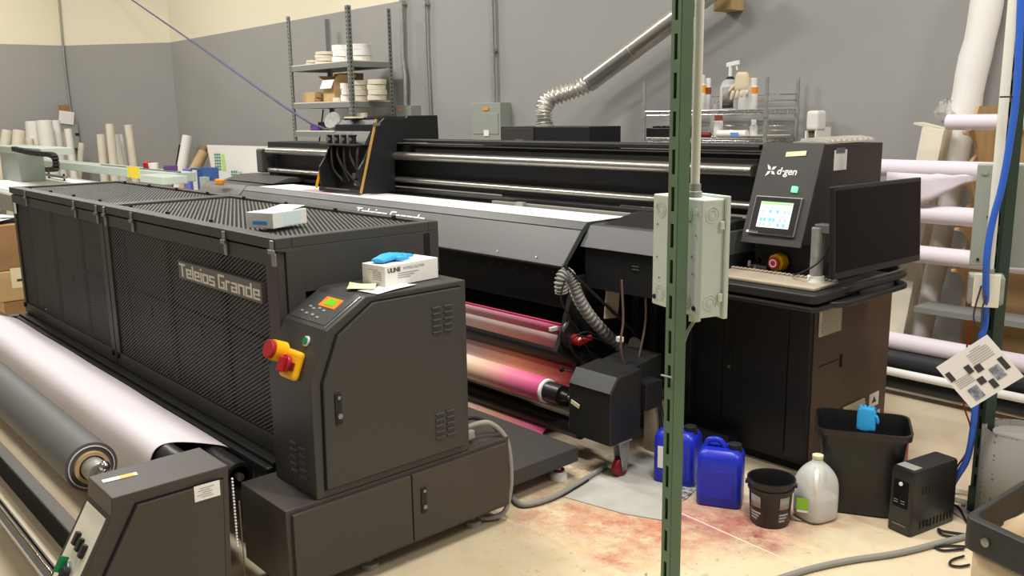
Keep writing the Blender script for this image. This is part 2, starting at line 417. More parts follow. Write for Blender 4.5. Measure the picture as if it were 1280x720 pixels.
def louver(x, y, z, ly, parent, ax='y', name='vent_louver'):
    b = MB()
    pr = [(0, 0), (.006, -.003), (.006, -.008), (0, -.011)]
    if ax == 'y': b.prism([(x+p[0], z+p[1]) for p in pr], 'y', y, y+ly)
    else: b.add([(y-p[0]*0+0, x-p[0], z+p[1]) for p in pr]+[(y+ly, x-p[0], z+p[1]) for p in pr], [(0, 1, 2, 3), (4, 5, 6, 7), (0, 1, 5, 4), (1, 2, 6, 5), (2, 3, 7, 6), (3, 0, 4, 7)])
    return b
for (zt, ) in ((.968,), (.562,)):
    v = MB()
    for c in range(2):
        for k in range(5): 
            q = louver(-2.522, 1.875+c*.052, zt-k*.023, .04, None); v.add(q.v, q.f)
    v.build('vent', 'powder', dr, bevel=.001)
v = MB()
for c in range(2):
    for k in range(5):
        q = louver(1.375, -2.70+c*.062, .545-c*.006-k*.026, .045, None, 'x'); v.add(q.v, q.f)
v.build('vent', 'hood', cc)
# sloped control panel
s0, s1 = Vector((0, 1.447, .952)), Vector((0, 1.605, 1.045)); sl = (s1-s0).normalized(); sn = Vector((0, -sl.z, sl.y))
def onslope(x, t, h=0): return Vector((x, 0, 0))+s0+sl*t+sn*h
cp = MB().obox(onslope(-2.69, .085, .001), (1, 0, 0), sl, sn, .235, .135, .003).build('control_panel', 'hood', cc, bevel=.001)
o = MB().obox(onslope(-2.665, .115, .004), (1, 0, 0), sl, sn, .105, .048, .004).build('display_frame', 'orangelcd', cc, bevel=.001)
MB().obox(onslope(-2.66, .115, .007), (1, 0, 0), sl, sn, .058, .03, .003).build('display', 'greenlcd', cc)
for i, (x, t) in enumerate(((-2.75, .078), (-2.72, .072), (-2.69, .08), (-2.655, .075), (-2.77, .05), (-2.73, .045), (-2.69, .045), (-2.65, .04))):
    MB().obox(onslope(x, t, .004), (1, 0, 0), sl, sn, .016, .009, .003).build('panel_button', 'greyplastic' if i % 3 else 'panelgrey', cp, bevel=.001)
MB().obox(onslope(-2.556, .09, .001), (1, 0, 0), sl, sn, .008, .17, .005).build('panel_edge', 'steel', cc)
# steep front face with push button and rotary switch
f0, f1 = Vector((0, 1.375, .778)), Vector((0, 1.447, .952)); fl = (f1-f0).normalized(); fn = Vector((0, -fl.z, fl.y))
def onface(x, t, h=0): return Vector((x, 0, 0))+f0+fl*t+fn*h
c = onface(-2.635, .135)
MB().cyl(c, c+fn*.006, .018).build('button_ring', 'white', cc)
MB().cyl(c+fn*.004, c+fn*.011, .013).build('push_button', 'greenknob', cc)
# yellow / red rotary isolator
sw = MB()
c = onface(-2.665, .045, .012)
sw.obox(c, (1, 0, 0), fl, fn, .105, .1, .03)
isol = sw.build('isolator_box', 'yellow', cc, bevel=.014, seg=3)
b = MB(); b.ring(onface(-2.725, .075, .02), onface(-2.725, .075, .068), .036, .026); b.build('guard_collar', 'yellow', isol)
MB().cyl(onface(-2.725, .075, .03), onface(-2.725, .075, .085), .026, .033).build('emergency_stop', 'red', isol, bevel=.003)
MB().cyl(onface(-2.665, .045, .03), onface(-2.665, .045, .045), .03).build('dial', 'red', isol, bevel=.003)
MB().obox(onface(-2.66, .04, .055), (.5, 0, 0), fl, fn, .018, .055, .025).build('rotary_handle', 'red', isol, bevel=.006)
MB().obox(onface(-2.63, .04, .031), (1, 0, 0), fl, fn, .022, .03, .006).build('handle_window', 'darkred', isol, bevel=.002)

# cage: two bays
def diamond(b, x0, x1, y0, y1, pl, axis, pitch, ang, w=.0022, t=.0012, w2=None, main=1):
    """expanded metal: two families of thin strips crossing in a rectangle (u,v) on plane pl"""
    w_main, w_other = w, (w2 or w)
    for sgn in (1, -1):
        w = w_main if sgn == main else w_other
        d = Vector((math.cos(ang), sgn*math.sin(ang))); n = Vector((-d.y, d.x))
        cs = [Vector((x, y)).dot(n) for x in (x0, x1) for y in (y0, y1)]
        k = math.ceil(min(cs)/pitch)
        while k*pitch < max(cs):
            c0 = n*(k*pitch); lo, hi = -1e9, 1e9
            for (dc, oc, a_, b_) in ((d.x, c0.x, x0, x1), (d.y, c0.y, y0, y1)):
                if abs(dc) < 1e-9: continue
                ta, tb = (a_-oc)/dc, (b_-oc)/dc
                lo = max(lo, min(ta, tb)); hi = min(hi, max(ta, tb))
            if hi-lo > .002:
                p, q = c0+d*lo, c0+d*hi
                vs = []
                for e in (p, q):
                    for sw_, th in ((-w/2, -t/2), (w/2, -t/2), (w/2, t/2), (-w/2, t/2)):
                        u_ = e+n*sw_; vs.append((u_.x, pl+th, u_.y) if axis == 'y' else (u_.x, u_.y, pl+th))
                b.add(vs, [(0, 1, 5, 4), (1, 2, 6, 5), (2, 3, 7, 6), (3, 0, 4, 7)])
            k += 1
    return b
def frame_rect(b, x0, x1, z0, z1, y0, y1, l, r_, t, bt):
    b.box(x0, x0+l, y0, y1, z0, z1); b.box(x1-r_, x1, y0, y1, z0, z1)
    b.box(x0+l, x1-r_, y0, y1, z1-t, z1); b.box(x0+l, x1-r_, y0, y1, z0, z0+bt)
for (x0, x1, l, r_) in ((XL+.01, XM-.006, .05, .06), (XM+.006, XR-.01, .06, .035)):
    b = MB(); frame_rect(b, x0, x1, .40, 1.188, YF, YF+.03, l, r_, .055, .07)
    fp = b.build('front_panel', 'powder', DR, bevel=.002)
    diamond(MB(), x0+l, x1-r_, .47, 1.133, YF+.012, 'y', .0145, math.radians(27), w=.0048, w2=.002, main=1).build('wire_mesh', 'meshblk', fp)
    # dark heater boxes behind the mesh
    n = 3; wv = (x1-x0-l-r_)/n
    for i in range(n):
        for k, (z0, z1) in enumerate(((.44, .80), (.815, 1.15))):
            hp = box('heater_cover', 'innerp', DR, x0+l+i*wv+.012, x0+l+(i+1)*wv-.012, YF+.075, YF+.10, z0, z1, .004)
            if k == 0:
                cx = x0+l+(i+.5)*wv
                b = MB(); b.box(cx-.025, cx+.025, YF+.066, YF+.076, .70, .76); b.build('recessed_grip', 'black', hp, bevel=.002)
    for i in range(n+1):
        box('inner_rib', 'void', DR, x0+l+i*wv-.02, x0+l+i*wv+.02, YF+.06, YF+.14, .42, 1.17, 0)
box('inner_back', 'void', DR, XL+.03, XR-.05, YF+.13, YB-.03, .42, 1.17, 0)
# corner posts and rear skin
for (x0, x1) in ((XL, XL+.03), (XR-.09, XR)):
    box('corner_post', 'powder', DR, x0, x1, YF+.031, YF+.10, .40, 1.19, .002)
box('end_post', 'powder_warmlit', DR, XR-.095, XR-.012, YF-.002, YF+.0, .40, 1.19, .0)
box('rear_panel', 'powder', DR, XL, XR-.05, YB-.025, YB, .40, 1.19, .002)
box('end_panel', 'black2', DR, XR-.10, XR-.09, YF+.10, YB-.03, .40, 1.03, .002)
box('end_panel', 'black2', DR, XL, XL+.012, YF+.10, YB-.03, .40, 1.19, .002)
# lids
for (x0, x1) in ((XL, XM-.003), (XM+.003, XR)):
    b = MB(); y0, y1 = YF-.008, YB
    e0, e1 = .055, .055
    b.box(x0, x1, y0, y0+.065, 1.197, 1.235); b.box(x0, x1, y1-.05, y1, 1.197, 1.235)
    b.box(x0, x0+e0, y0+.065, y1-.05, 1.197, 1.235); b.box(x1-e1, x1, y0+.065, y1-.05, 1.197, 1.235)
    ld = b.build('lid', 'powder', DR, bevel=.003)
    diamond(MB(), x0+e0, x1-e1, y0+.065, y1-.05, 1.222, 'z', .0175, math.radians(25), w=.0075, w2=.0025, t=.002, main=-1).build('lid_mesh', 'meshblk', ld)
    box('lid_lining', 'void', ld, x0+.01, x1-.01, y0+.01, y1-.01, 1.192, 1.2, 0)
    n = 4
    for i in range(n):
        xx = x0+(x1-x0)*(i+.5)/n
        for yy in (y0+.075, y1-.055):
            MB().cyl((xx, yy, 1.226), (xx, yy, 1.243), .009, seg=10).build('screw', 'rubber', ld)
# deep end face of the right lid
ef = MB().prism([(YF-.008, 1.197), (YB, 1.197), (YB, 1.03), (YF+.07, 1.03), (YF+.07, 1.175), (YF-.008, 1.19)], 'x', XR-.03, XR-.0005).build('lid_end_cover', 'powder', DR, bevel=.002)
box('slot_shade', 'void', DR, XR-.002, XR+.001, YB-.075, YB-.045, 1.06, 1.19, 0)  # flat black patch for the shaded inside of an open recess
# latches
lt = None
for px in (32, 93, 121, 131, 165, 281, 341):
    p = A(px, 250 + (px-32)*.235, y=YF-.01); x = p.x
    b = MB(); b.box(x-.013, x+.013, YF-.014, YF-.008, 1.196, 1.228); b.box(x-.013, x+.013, YF-.01, YF-.001, 1.135, 1.18); b.box(x-.018, x+.018, YF-.02, YF-.008, 1.18, 1.196)
    l_ = b.build('toggle_latch', 'steel', DR, bevel=.002)
MB().box(-6.46, -6.40, YF-.0015, YF-.0002, 1.065, 1.135).build('inspection_sticker', 'paper', DR)
# name plate
P0 = A(226, 338, y=YF-.004); 
px0, px1 = -3.735, -2.965
np_ = box('nameplate', 'ducttape', DR, px0, px1, YF-.006, YF+.011, .982, 1.058, .001)
block_text('plate_lettering', 'Teleios Grande', (px0+.012, YF-.0062, .992), (1, 0, 0), (0, 0, 1), .057, px1-px0-.024, 'ivory', np_)
for x in (XM-.04, XM+.04, XL+.04):
    MB().cyl((x, YF-.012, .455), (x, YF, .455), .016, seg=14).build('rubber_stop', 'rubber', DR, bevel=.002)
# base beams the cage stands on
box('base_beam', 'black2', DR, XL+.05, -2.88, YF-.02, YB, .30, .398, .004)
box('front_sill', 'black', DR, XL+.05, -2.88, YF-.075, YF-.022, .33, .385, .01)
box('sill_lip', 'black2', DR, XL+.05, -2.88, YF-.05, YF-.022, .386, .402, .003)
for x in (XL+.3, XM, -3.2):
    MB().cyl((x, 1.7, 0), (x, 1.7, .30), .03).build('levelling_foot', 'rubber', DR)
box('end_base', 'black2', DR, XL-.02, XL+.05, 1.3, YB, 0, .39, .004)
# connectors behind the control cabinet
b = MB(); b.tube([(-2.62, 2.05, .42), (-2.59, 2.13, .44), (-2.57, 2.19, .43), (-2.548, 2.245, .36), (-2.54, 2.262, .25), (-2.545, 2.26, .12), (-2.56, 2.22, .03), (-2.66, 2.1, .02)], .011, steps=6)
b.build('power_cable', 'greyplastic', DR)
b = MB(); b.tube([(-2.66, 2.05, .43), (-2.64, 2.14, .45), (-2.61, 2.21, .42), (-2.60, 2.246, .38)], .008, steps=6); b.build('signal_cable', 'rubber', DR)
b = MB(); b.box(-2.66, -2.575, 2.047, 2.11, .385, .425); b.build('plug', 'greyplastic', DR, bevel=.008)
b = MB(); b.cyl((-2.86, 1.5, 1.0), (-2.80, 1.56, .93), .006); b.build('stay_rod', 'steel', DR)

# glove boxes and papers
def carton(name, label, cat, c, ang, lx, ly, h, m='paper'):
    t = thing(name, label, cat, c)
    a = Vector((math.cos(ang), math.sin(ang), 0)); bb = Vector((-a.y, a.x, 0)); c = Vector(c)
    MB().obox(c+Vector((0, 0, h/2)), a, bb, (0, 0, 1), lx, ly, h).build('carton', m, t, bevel=.002)
    return t, a, bb
P1, P2, P3 = A(482, 360, z=1.047), A(548, 347, z=1.047), A(455, 356, z=1.047)
dirA = (P2-P1).normalized(); angA = math.atan2(dirA.y, dirA.x)
L1 = (P2-P1).length; W1 = .13
n1 = Vector((-dirA.y, dirA.x, 0)); cc1 = (P1+P2)/2+n1*W1/2; cc1.z = 1.047
GB, a_, b_ = carton('glove_box', 'white disposable glove box standing on the switch cabinet, blue gloves lying on it', 'glove box', cc1, angA, L1, W1, .078)
fr = cc1-b_*(W1/2+.0006)
text('print', 'ULINE', .022, fr-a_*(L1/2-.012)+Vector((0, 0, .052)), a_, (0, 0, 1), 'ink', GB, ext=.0004, off=.0008)
text('print', 'NITRILE GLOVES', .014, fr-a_*(L1/2-.085)+Vector((0, 0, .056)), a_, (0, 0, 1), 'inklight', GB, ext=.0004)
for k in range(3):
    MB().obox(fr+Vector((0, 0, .044-.008*k))-a_*(.02+.01*k), a_, (0, 0, 1), b_, .10-.02*k, .0025, .0008).build('fine_print', 'inklight', GB)
le = cc1-a_*(L1/2+.0005)
for k in range(6):
    MB().obox(le+Vector((0, 0, .06-.007*k))-b_*(.02 if k else -.0), b_, (0, 0, 1), a_, .05, .002, .0008).build('fine_print', 'inklight', GB)
def glove(name, label, c, ang, m, scale=1.0, cat='glove', spread=.25, drape=0):
    """a limp glove: palm blob and five separate fingers"""
    t = thing(name, label, cat, c); b = MB(); c = Vector(c)
    a = Vector((math.cos(ang), math.sin(ang), 0)); n = Vector((-a.y, a.x, 0)); s_ = scale
    def pt(u, v, w): return c+a*u*s_+n*v*s_+Vector((0, 0, w*s_))
    rg = []
    for u, wd, hh in ((-.09, .036, .010), (-.06, .030, .012), (-.02, .038, .016), (.02, .042, .014), (.04, .038, .010)):
        rg.append([pt(u, wd*math.cos(2*PI*k/12), hh+hh*math.sin(2*PI*k/12)+.003*math.sin(k*2+u*60)) for k in range(12)])
    b.loft(rg)
    for i, (v, L_) in enumerate(((-.03, .06), (-.01, .07), (.012, .066), (.031, .052))):
        b.tube([pt(.03, v, .010), pt(.03+L_*.5, v*1.25+.004*i, .014), pt(.03+L_, v*1.4+.01*math.sin(i*2), .007)], [.0105*s_, .0095*s_, .006*s_], seg=8)
    b.tube([pt(-.02, -.032, .01), pt(.01, -.052, .012), pt(.035, -.06, .007)], [.011*s_, .010*s_, .007*s_], seg=8)
    b.build('glove_skin', m, t, sub=1, sharp=False)
    return t
glove('nitrile_glove', 'bright blue nitrile glove lying flat on the white glove box', cc1+Vector((0, 0, .079))-a_*.03+b_*.02, angA+.25, 'nitrile', 1.0)
o = MB().obox(A(505, 352, z=1.0475)+Vector((0, 0, 0)), (1, .2, 0), (-.2, 1, 0), (0, 0, 1), .15, .26, .001)
PP = A(455, 365, z=1.048)
b = MB()
def sheet(cx, cy, z, w, h, ang, curl=.006, n=8):
    a = Vector((math.cos(ang), math.sin(ang), 0)); bb = Vector((-a.y, a.x, 0)); q = MB(); vs = []
    for i in range(n+1):
        for j in range(n+1):
            u, v = (i/n-.5), (j/n-.5)
            vs.append(Vector((cx, cy, z))+a*u*w+bb*v*h+Vector((0, 0, curl*(u*u*4)*(.5+v)+curl*.3*math.sin(v*7+u*4)+curl*.3)))
    fs = [(i*(n+1)+j, (i+1)*(n+1)+j, (i+1)*(n+1)+j+1, i*(n+1)+j+1) for i in range(n) for j in range(n)]
    return q.add(vs, fs, True)
tag(sheet(-2.60, 1.74, 1.048, .10, .20, .2, .003).build('printed_leaflet', 'white', solid=.0006), 'white printed leaflet on the switch cabinet in front of the glove box', 'leaflet')
tag(sheet(-2.665, 1.675, 1.053, .10, .10, .9, .006).build('folded_note', 'tape', solid=.0008), 'crumpled cream note lying on the leaflet edge beside the sloped control panel', 'paper')
# open white box on the lid
q1, q2, q3 = A(342, 286, z=1.238), A(384, 278.5, z=1.238), A(317, 282, z=1.238)
d2 = (q2-q1).normalized(); L2 = (q2-q1).length; W2 = min(.14, (q3-q1).length); n2 = Vector((-d2.y, d2.x, 0)); ccx = (q1+q2)/2+n2*.065; ccx.z = 1.2375
G2, a2, b2 = carton('tissue_carton', 'low white and pale blue carton lying on the mesh lid of the dryer', 'box', ccx, math.atan2(d2.y, d2.x), L2, .13, .06, 'white')
MB().obox(ccx-b2*.0655+Vector((0, 0, .03))+a2*.01, a2, (0, 0, 1), b2, L2*.5, .05, .001).build('blue_print', 'screengrey', G2)
MB().obox(ccx-a2*(L2/2+.0005)+Vector((0, 0, .02)), b2, (0, 0, 1), a2, .07, .014, .001).build('blue_print', 'skyblue', G2)
MB().obox(ccx+Vector((0, 0, .066))+a2*L2*.28, a2*1+Vector((0, 0, .12)), b2, Vector((0, 0, 1))-a2*.12, L2*.42, .12, .002).build('flap', 'white', G2)

# ------------------------------------------------------------------ feeder in front of the dryer
FD = thing('roll_feeder', 'dark grey roll feeder stand with switch panel at the front, sticker on its end door', 'feeder', (-4.6, .9, 0))
UX0, UX1 = -2.78, -2.55
prof = [(.73, .575), (.724, .519), (.55, .22), (.55, .03), (1.06, .03), (1.085, .575)]
eh = MB().prism(prof, 'x', UX0, UX1-.012).build('end_housing', 'powder_warmlit', FD, bevel=.004)
prof2 = [(.797, .535), (.60, .20), (.60, .05), (1.035, .05), (1.06, .535)]
ed = MB().prism(prof2, 'x', UX1-.013, UX1).build('end_door', 'powder_warmlit', FD, bevel=.002)
MB().prism([(.792, .541), (.594, .20), (.594, .044), (1.041, .044), (1.066, .541)], 'x', UX1-.0125, UX1-.0115).build('door_gap', 'void', eh)
# rating label
p0, p1, p2, p3 = A(242, 609, x=UX1), A(274, 600, x=UX1), A(275, 618, x=UX1), A(244, 628, x=UX1)
cL = (p0+p1+p2+p3)/4; lr = (p1-p0).normalized(); lu = Vector((1, 0, 0)).cross(lr)
lb = MB().obox(cL+Vector((.001, 0, 0)), lr, lu, (1, 0, 0), (p1-p0).length, (p0-p3).length, .0012).build('rating_label', 'paper', ed)
for k in range(5):
    MB().obox(cL+Vector((.002, 0, 0))+lu*(.014-.007*k)-lr*(.01 if k % 2 else .0), lr, lu, (1, 0, 0), .045-.007*(k % 3), .0018, .0008).build('label_print', 'inklight', lb)
w0 = A(146, 596, z=.576); 
st = MB().obox(Vector((-2.70, .80, .5765)), (.1, 1, 0), (1, -.1, 0), (0, 0, 1), .10, .026, .0012).build('warning_label', 'paper', eh)
MB().obox(Vector((-2.697, .82, .5775)), (.1, 1, 0), (1, -.1, 0), (0, 0, 1), .04, .022, .0008).build('warning_mark', 'yellow', st)
# switch panel on the slope
g0, g1 = Vector((0, .724, .519)), Vector((0, .55, .22)); gd = (g1-g0).normalized(); gn = Vector((0, gd.z, -gd.y))
if gn.y > 0: gn = -gn
def onsl(x, t, h=0): return Vector((x, 0, 0))+g0+gd*t+gn*h
sp = MB().obox(onsl(-2.672, .145, .001), (1, 0, 0), gd, gn, .17, .26, .003).build('switch_panel', 'ivory', eh, bevel=.001)
for k in range(3):
    s_ = MB().obox(onsl(-2.70+.038*k, .115+.006*k, .008), (1, 0, 0), gd, gn, .022, .04, .016).build('rocker_switch', 'blackplastic', eh, bevel=.003)
s_ = MB().cyl(onsl(-2.675, .2, 0), onsl(-2.675, .2, .016), .022).build('selector_switch', 'steel', eh, bevel=.002)
MB().obox(onsl(-2.685, .192, .024), (1, .6, 0), gd, gn, .014, .05, .02).build('selector_lever', 'greenknob', s_, bevel=.003)
MB().cyl(onsl(-2.65, .205, .01), onsl(-2.65, .205, .03), .018).build('selector_knob', 'rubber', s_, bevel=.003)
text('panel_mark', 'on', .03, onsl(-2.73, .27, .003), (1, 0, 0), -gd, 'redcap', sp, ext=.0004)
MB().cyl((UX0-.012, .57, .26), (UX0+.05, .57, .26), .02).build('corner_roller', 'rubber', FD)
# beams near the floor, other housing
box('cross_beam', 'powder_warmlit', FD, -6.6, UX0, .815, .865, .02, .125, .003)
box('beam_shade_face', 'void', FD, -6.6, UX0, .812, .816, .015, .123, 0)  # near-black sheet: the beam's dark front below its lit top, as colour
MB().prism([(p[0], p[1]) for p in prof], 'x', -6.83, -6.6).build('end_housing', 'powder_warmlit', FD, bevel=.004)
MB().cyl((-6.6, .70, .05), (UX0, .70, .05), .028, seg=20).build('guide_tube', 'chrome', FD)
MB().cyl((-6.6, .74, .02), (UX0, .74, .02), .008).build('pull_rod', 'steel', FD)
# rollers under the cloth
MB().cyl((-6.5, 1.09, .45), (-2.84, 1.09, .45), .045, seg=28).build('idle_roller', 'blackplastic', FD)
MB().cyl((-6.5, 1.11, .19), (-2.95, 1.11, .19), .052, seg=24).build('supply_roller', 'greypaper', FD)
rr = MB().ring((-6.45, 1.26, .385), (-2.885, 1.26, .385), .052, .038, seg=28).build('entry_roller', 'blackplastic', DR)
MB().cyl((-2.90, 1.26, .385), (-2.872, 1.26, .385), .014).build('roller_axle', 'steel', rr)
for x in (-6.55, -2.87):
    box('roller_bracket', 'black', FD, x-.012, x+.012, 1.05, 1.12, .05, .47, .003)
b = MB()
for i in range(22):
    b.sphere((-2.575+.0, 1.10-.0, .52-.011*i), .0042, 8, 4)
tag(b.build('bead_chain', 'white'), 'short white bead chain hanging beside the feeder housing back edge', 'chain')
b = MB()
for i in range(46):
    b.sphere((-2.80, 1.215, .33-.0068*i), .003, 6, 4)
tag(b.build('bead_chain', 'zinc'), 'long thin metal bead chain hanging between feeder and dryer base cabinet', 'chain')
# roll of dark grey paper on cardboard core
_rc = A(115, 584, x=-2.95); RC = Vector((0, _rc.y, _rc.z)); RR = .082
RL = thing('paper_roll', 'dark grey paper roll on a cardboard core mounted on the front feeder', 'roll', (-4.7, .8, .46))
MB().ring((-6.4, RC.y, RC.z), (-2.955, RC.y, RC.z), RR, .054, seg=48).build('paper_winding', 'greypaper', RL)
MB().ring((-6.4, RC.y, RC.z), (-2.94, RC.y, RC.z), .054, .042, seg=40).build('cardboard_core', 'cardlight', RL)
MB().ring((-6.4, RC.y, RC.z), (-2.9505, RC.y, RC.z), RR-.010, RR-.013, seg=40).build('winding_edge', 'lavender', RL)
MB().cyl((-6.6, RC.y, RC.z), (-2.87, RC.y, RC.z), .037, seg=28).build('chuck_shaft', 'zinc', RL, bevel=.004)
MB().cyl((-2.87, RC.y, RC.z), (-2.785, RC.y, RC.z), .018, seg=20).build('axle', 'chrome', RL)
MB().sphere((-2.85, RC.y+.01, RC.z+.03), .018).build('clamp_knob', 'chrome', RL)
# white cloth over the rollers
path = [(1.09, .132), (1.045, .155), (1.02, .20), (1.012, .30), (1.018, .40), (1.028, .455), (1.046, .485), (1.07, .498), (1.10, .499), (1.15, .487), (1.22, .462), (1.275, .440), (1.315, .425), (1.335, .405)]
vs = []; N = 60
for i in range(N+1):
    t = i/N; x = -6.2+t*(3.1)
    for j, (y, z) in enumerate(path):
        xx = x
        w = max(0, (5-j)/5)
        vs.append((xx, y+.006*w*math.sin(x*9)+.003*w*math.sin(x*23+1), z+.0015*math.sin(x*7+j)))
n_ = len(path)
fs = [(i*n_+j, (i+1)*n_+j, (i+1)*n_+j+1, i*n_+j+1) for i in range(N) for j in range(n_-1)]
tag(MB().add(vs, fs, True).build('white_fabric', 'fabric', solid=.0012, sub=1, sharp=False), 'wide white fabric web draped over the roller into the dryer', 'fabric')

# ------------------------------------------------------------------ printer
PR = thing('wide_format_printer', 'huge black wide-format textile printer with grey hood, print carriage and touch-screen console', 'printer', (-4.6, 3.4, 0))
HX0, HX1 = -7.0, -3.0
hood = MB().prism([(3.03, .915), (3.17, 1.085), (3.21, 1.118), (3.35, 1.118), (3.35, 1.10), (3.2, 1.07), (3.05, .90)], 'x', -6.75, HX1).build('front_hood', 'hood', PR, bevel=.003)
hs0, hs1 = Vector((0, 3.03, .915)), Vector((0, 3.17, 1.085)); hd = (hs1-hs0).normalized(); hn = Vector((0, -hd.z, hd.y))
MB().obox(Vector((-4.87, 3.168, 1.083))+hn*.001, (1, 0, 0), hd, hn, 3.74, .003, .003).build('hood_seam', 'void', hood)
t0 = A(441, 268, y=3.11)
def onhood(px, py):
    d = fw*F+rt*(px-640)-up*(py-360); return CAM+d*((hs0-CAM).dot(hn)/d.dot(hn))
ta_, tb_ = onhood(441, 269), onhood(524, 285)
block_text('hood_lettering', 'Teleios Grande', Vector((ta_.x, 0, 0))+hs0+hd*(ta_-hs0-Vector((ta_.x, 0, 0))).dot(hd)+hn*.001, (1, 0, 0), hd, .065, tb_.x-ta_.x, 'white', hood)
for x in (-3.2, -3.5):
    p = Vector((x, 0, 0))+hs0+hd*.03+hn*.001
    MB().cyl(p, p+hn*.003, .006, seg=10).build('screw', 'steel', hood)
# left end cover of the printer
MB().prism([(3.0, .55), (3.0, .90), (3.17, 1.085), (3.21, 1.12), (3.9, 1.13), (3.9, .55)], 'x', -7.55, -6.76).build('left_body', 'hood', PR, bevel=.004)
MB().prism([(3.35, 1.13), (3.9, 1.13), (3.9, 1.17), (3.5, 1.17)], 'x', -7.5, -6.6).build('left_top_cover', 'hood', PR, bevel=.004)
box('left_leg', 'black', PR, -7.4, -7.0, 3.1, 3.9, 0, .55, .004)
bk = MB(); bk.obox((-7.12, 3.14, 1.135), (1, .2, 0), (-.2, 1, 0), (0, 0, 1), .10, .035, .05); bk.build('clip_base', 'orange', PR, bevel=.012)
# bed
box('print_bed', 'black2', PR, -6.76, -2.97, 3.30, 3.95, 1.05, 1.112, .003)
cl = box('white_media', 'paper', PR, -6.55, -3.0, 3.213, 3.50, 1.1185, 1.1215, .001)
box('pink_print', 'print_upper', cl, -5.95, -5.5, 3.22, 3.36, 1.1214, 1.1222, 0)
M['print_upper2'] = M['magenta']
# beam with rails
beam = box('rail_beam', 'black', PR, -7.25, -2.3, 3.66, 3.92, 1.16, 1.45, .004)
b = MB(); b.prism([(3.66, 1.352)]+[(3.585-.032*math.sin(PI*k/8), 1.3785-.0265*math.cos(PI*k/8)) for k in range(9)]+[(3.66, 1.405)], 'x', -7.1, -2.3, smooth=True); b.build('upper_rail', 'beadblast', beam)
b = MB(); b.prism([(3.66, 1.195)]+[(3.59-.022*math.sin(PI*k/8), 1.2125-.0175*math.cos(PI*k/8)) for k in range(9)]+[(3.66, 1.23)], 'x', -7.1, -2.3, smooth=True); b.build('lower_rail', 'beadblast', beam)
box('rail_cover', 'black2', beam, -5.0, -2.3, 3.62, 3.66, 1.395, 1.43, .003)
b = MB()
for k in range(18):
    x = -3.6+k*.075
    b.cyl((x, 3.572, 1.378), (x, 3.549, 1.378), .0042, seg=8)
b.build('rail_bolts', 'steel', beam)
b = MB(); b.box(-5.1, -2.28, 3.60, 3.68, 1.475, 1.497); b.cyl((-5.1, 3.60, 1.486), (-2.28, 3.60, 1.486), .011); b.build('cable_tray', 'black', PR)
b = MB(); b.box(-5.1, -2.3, 3.80, 3.95, 1.46, 1.475); b.build('tray_back', 'black2', PR, bevel=.002)
cap = box('beam_end_cap', 'hood', PR, -7.26, -7.16, 3.55, 3.93, 1.19, 1.385, .008)
box('end_cap_trim', 'panelgrey', cap, -7.262, -7.158, 3.56, 3.92, 1.385, 1.395, .003)
MB().cyl((-7.16, 3.60, 1.215), (-6.98, 3.60, 1.215), .02).build('end_stop', 'rubber', cap)
b = MB(); b.box(-7.1, -2.4, 3.64, 3.66, 1.125, 1.15); b.build('scraper_bar', 'steel', PR, bevel=.002)
box('bed_clamp', 'greyplastic', PR, -3.85, -3.79, 3.50, 3.53, 1.12, 1.145, .002)
box('bed_clamp', 'greyplastic', PR, -4.1, -2.9, 3.53, 3.56, 1.113, 1.135, .002)
# carriage
CX0, CX1 = -5.72, -5.18
side = [(3.285, 1.13), (3.33, 1.34), (3.45, 1.60), (3.50, 1.64), (3.68, 1.637), (3.70, 1.655), (3.96, 1.655), (3.965, 1.47), (3.60, 1.47), (3.57, 1.30), (3.57, 1.13)]
CA = MB()
for (x0, x1) in ((CX1-.02, CX1), (CX0, CX0+.02)): CA.prism([(3.285, 1.13), (3.275, 1.30), (3.32, 1.36), (3.45, 1.60), (3.50, 1.64), (3.68, 1.637), (3.70, 1.655), (3.96, 1.655), (3.965, 1.47), (3.60, 1.47), (3.57, 1.30), (3.57, 1.13)], 'x', x0, x1)
CA.box(CX0+.02, CX1-.02, 3.42, 3.57, 1.135, 1.60)
CA.box(CX0+.02, CX1-.02, 3.50, 3.96, 1.48, 1.65)
ca = CA.build('print_carriage', 'black', PR, bevel=.003)
box('bottom_bar', 'black2', ca, CX0-.005, CX1-.0, 3.27, 3.30, 1.128, 1.155, .003)
box('bottom_strip', 'steel', ca, CX0+.1, CX1-.12, 3.265, 3.27, 1.15, 1.158, .001)
MB().prism([(3.36, 1.46), (3.47, 1.63), (3.50, 1.63), (3.50, 1.44)], 'x', CX0+.021, CX1-.06).build('carriage_top_cover', 'hood', ca, bevel=.003)
box('valve_shelf', 'powder', ca, CX0-.01, CX1-.08, 3.30, 3.38, 1.455, 1.468, .002)
for k in range(4):
    x = CX0+.1+k*.095
    v = MB(); v.cyl((x, 3.335, 1.465), (x, 3.335, 1.52), .024); v.cyl((x, 3.335, 1.52), (x, 3.335, 1.53), .03)
    va = v.build('ink_damper', 'blackplastic', ca, bevel=.002)
    MB().cyl((x, 3.30, 1.495), (x, 3.315, 1.495), .017).build('damper_cap', 'steel', va)
    MB().box(x-.04, x-.03, 3.31, 3.36, 1.468, 1.535).build('bracket', 'greyplastic', va, bevel=.001)
for k in range(5):
    x = CX0+.09+k*.085
    MB().tube([(x, 3.345, 1.455), (x+.01, 3.33, 1.38), (x+(.04 if k % 2 else -.02), 3.36, 1.28), (x+.03, 3.40, 1.2)], .009, steps=5).build('ink_tube', 'powder_warmlit', ca)
for k in range(3):
    x = CX0+.16+k*.13
    MB().box(x-.02, x+.02, 3.385, 3.42, 1.19+.03*(k % 2), 1.26).build('print_head', 'steel' if k == 1 else 'blackplastic', ca, bevel=.004)
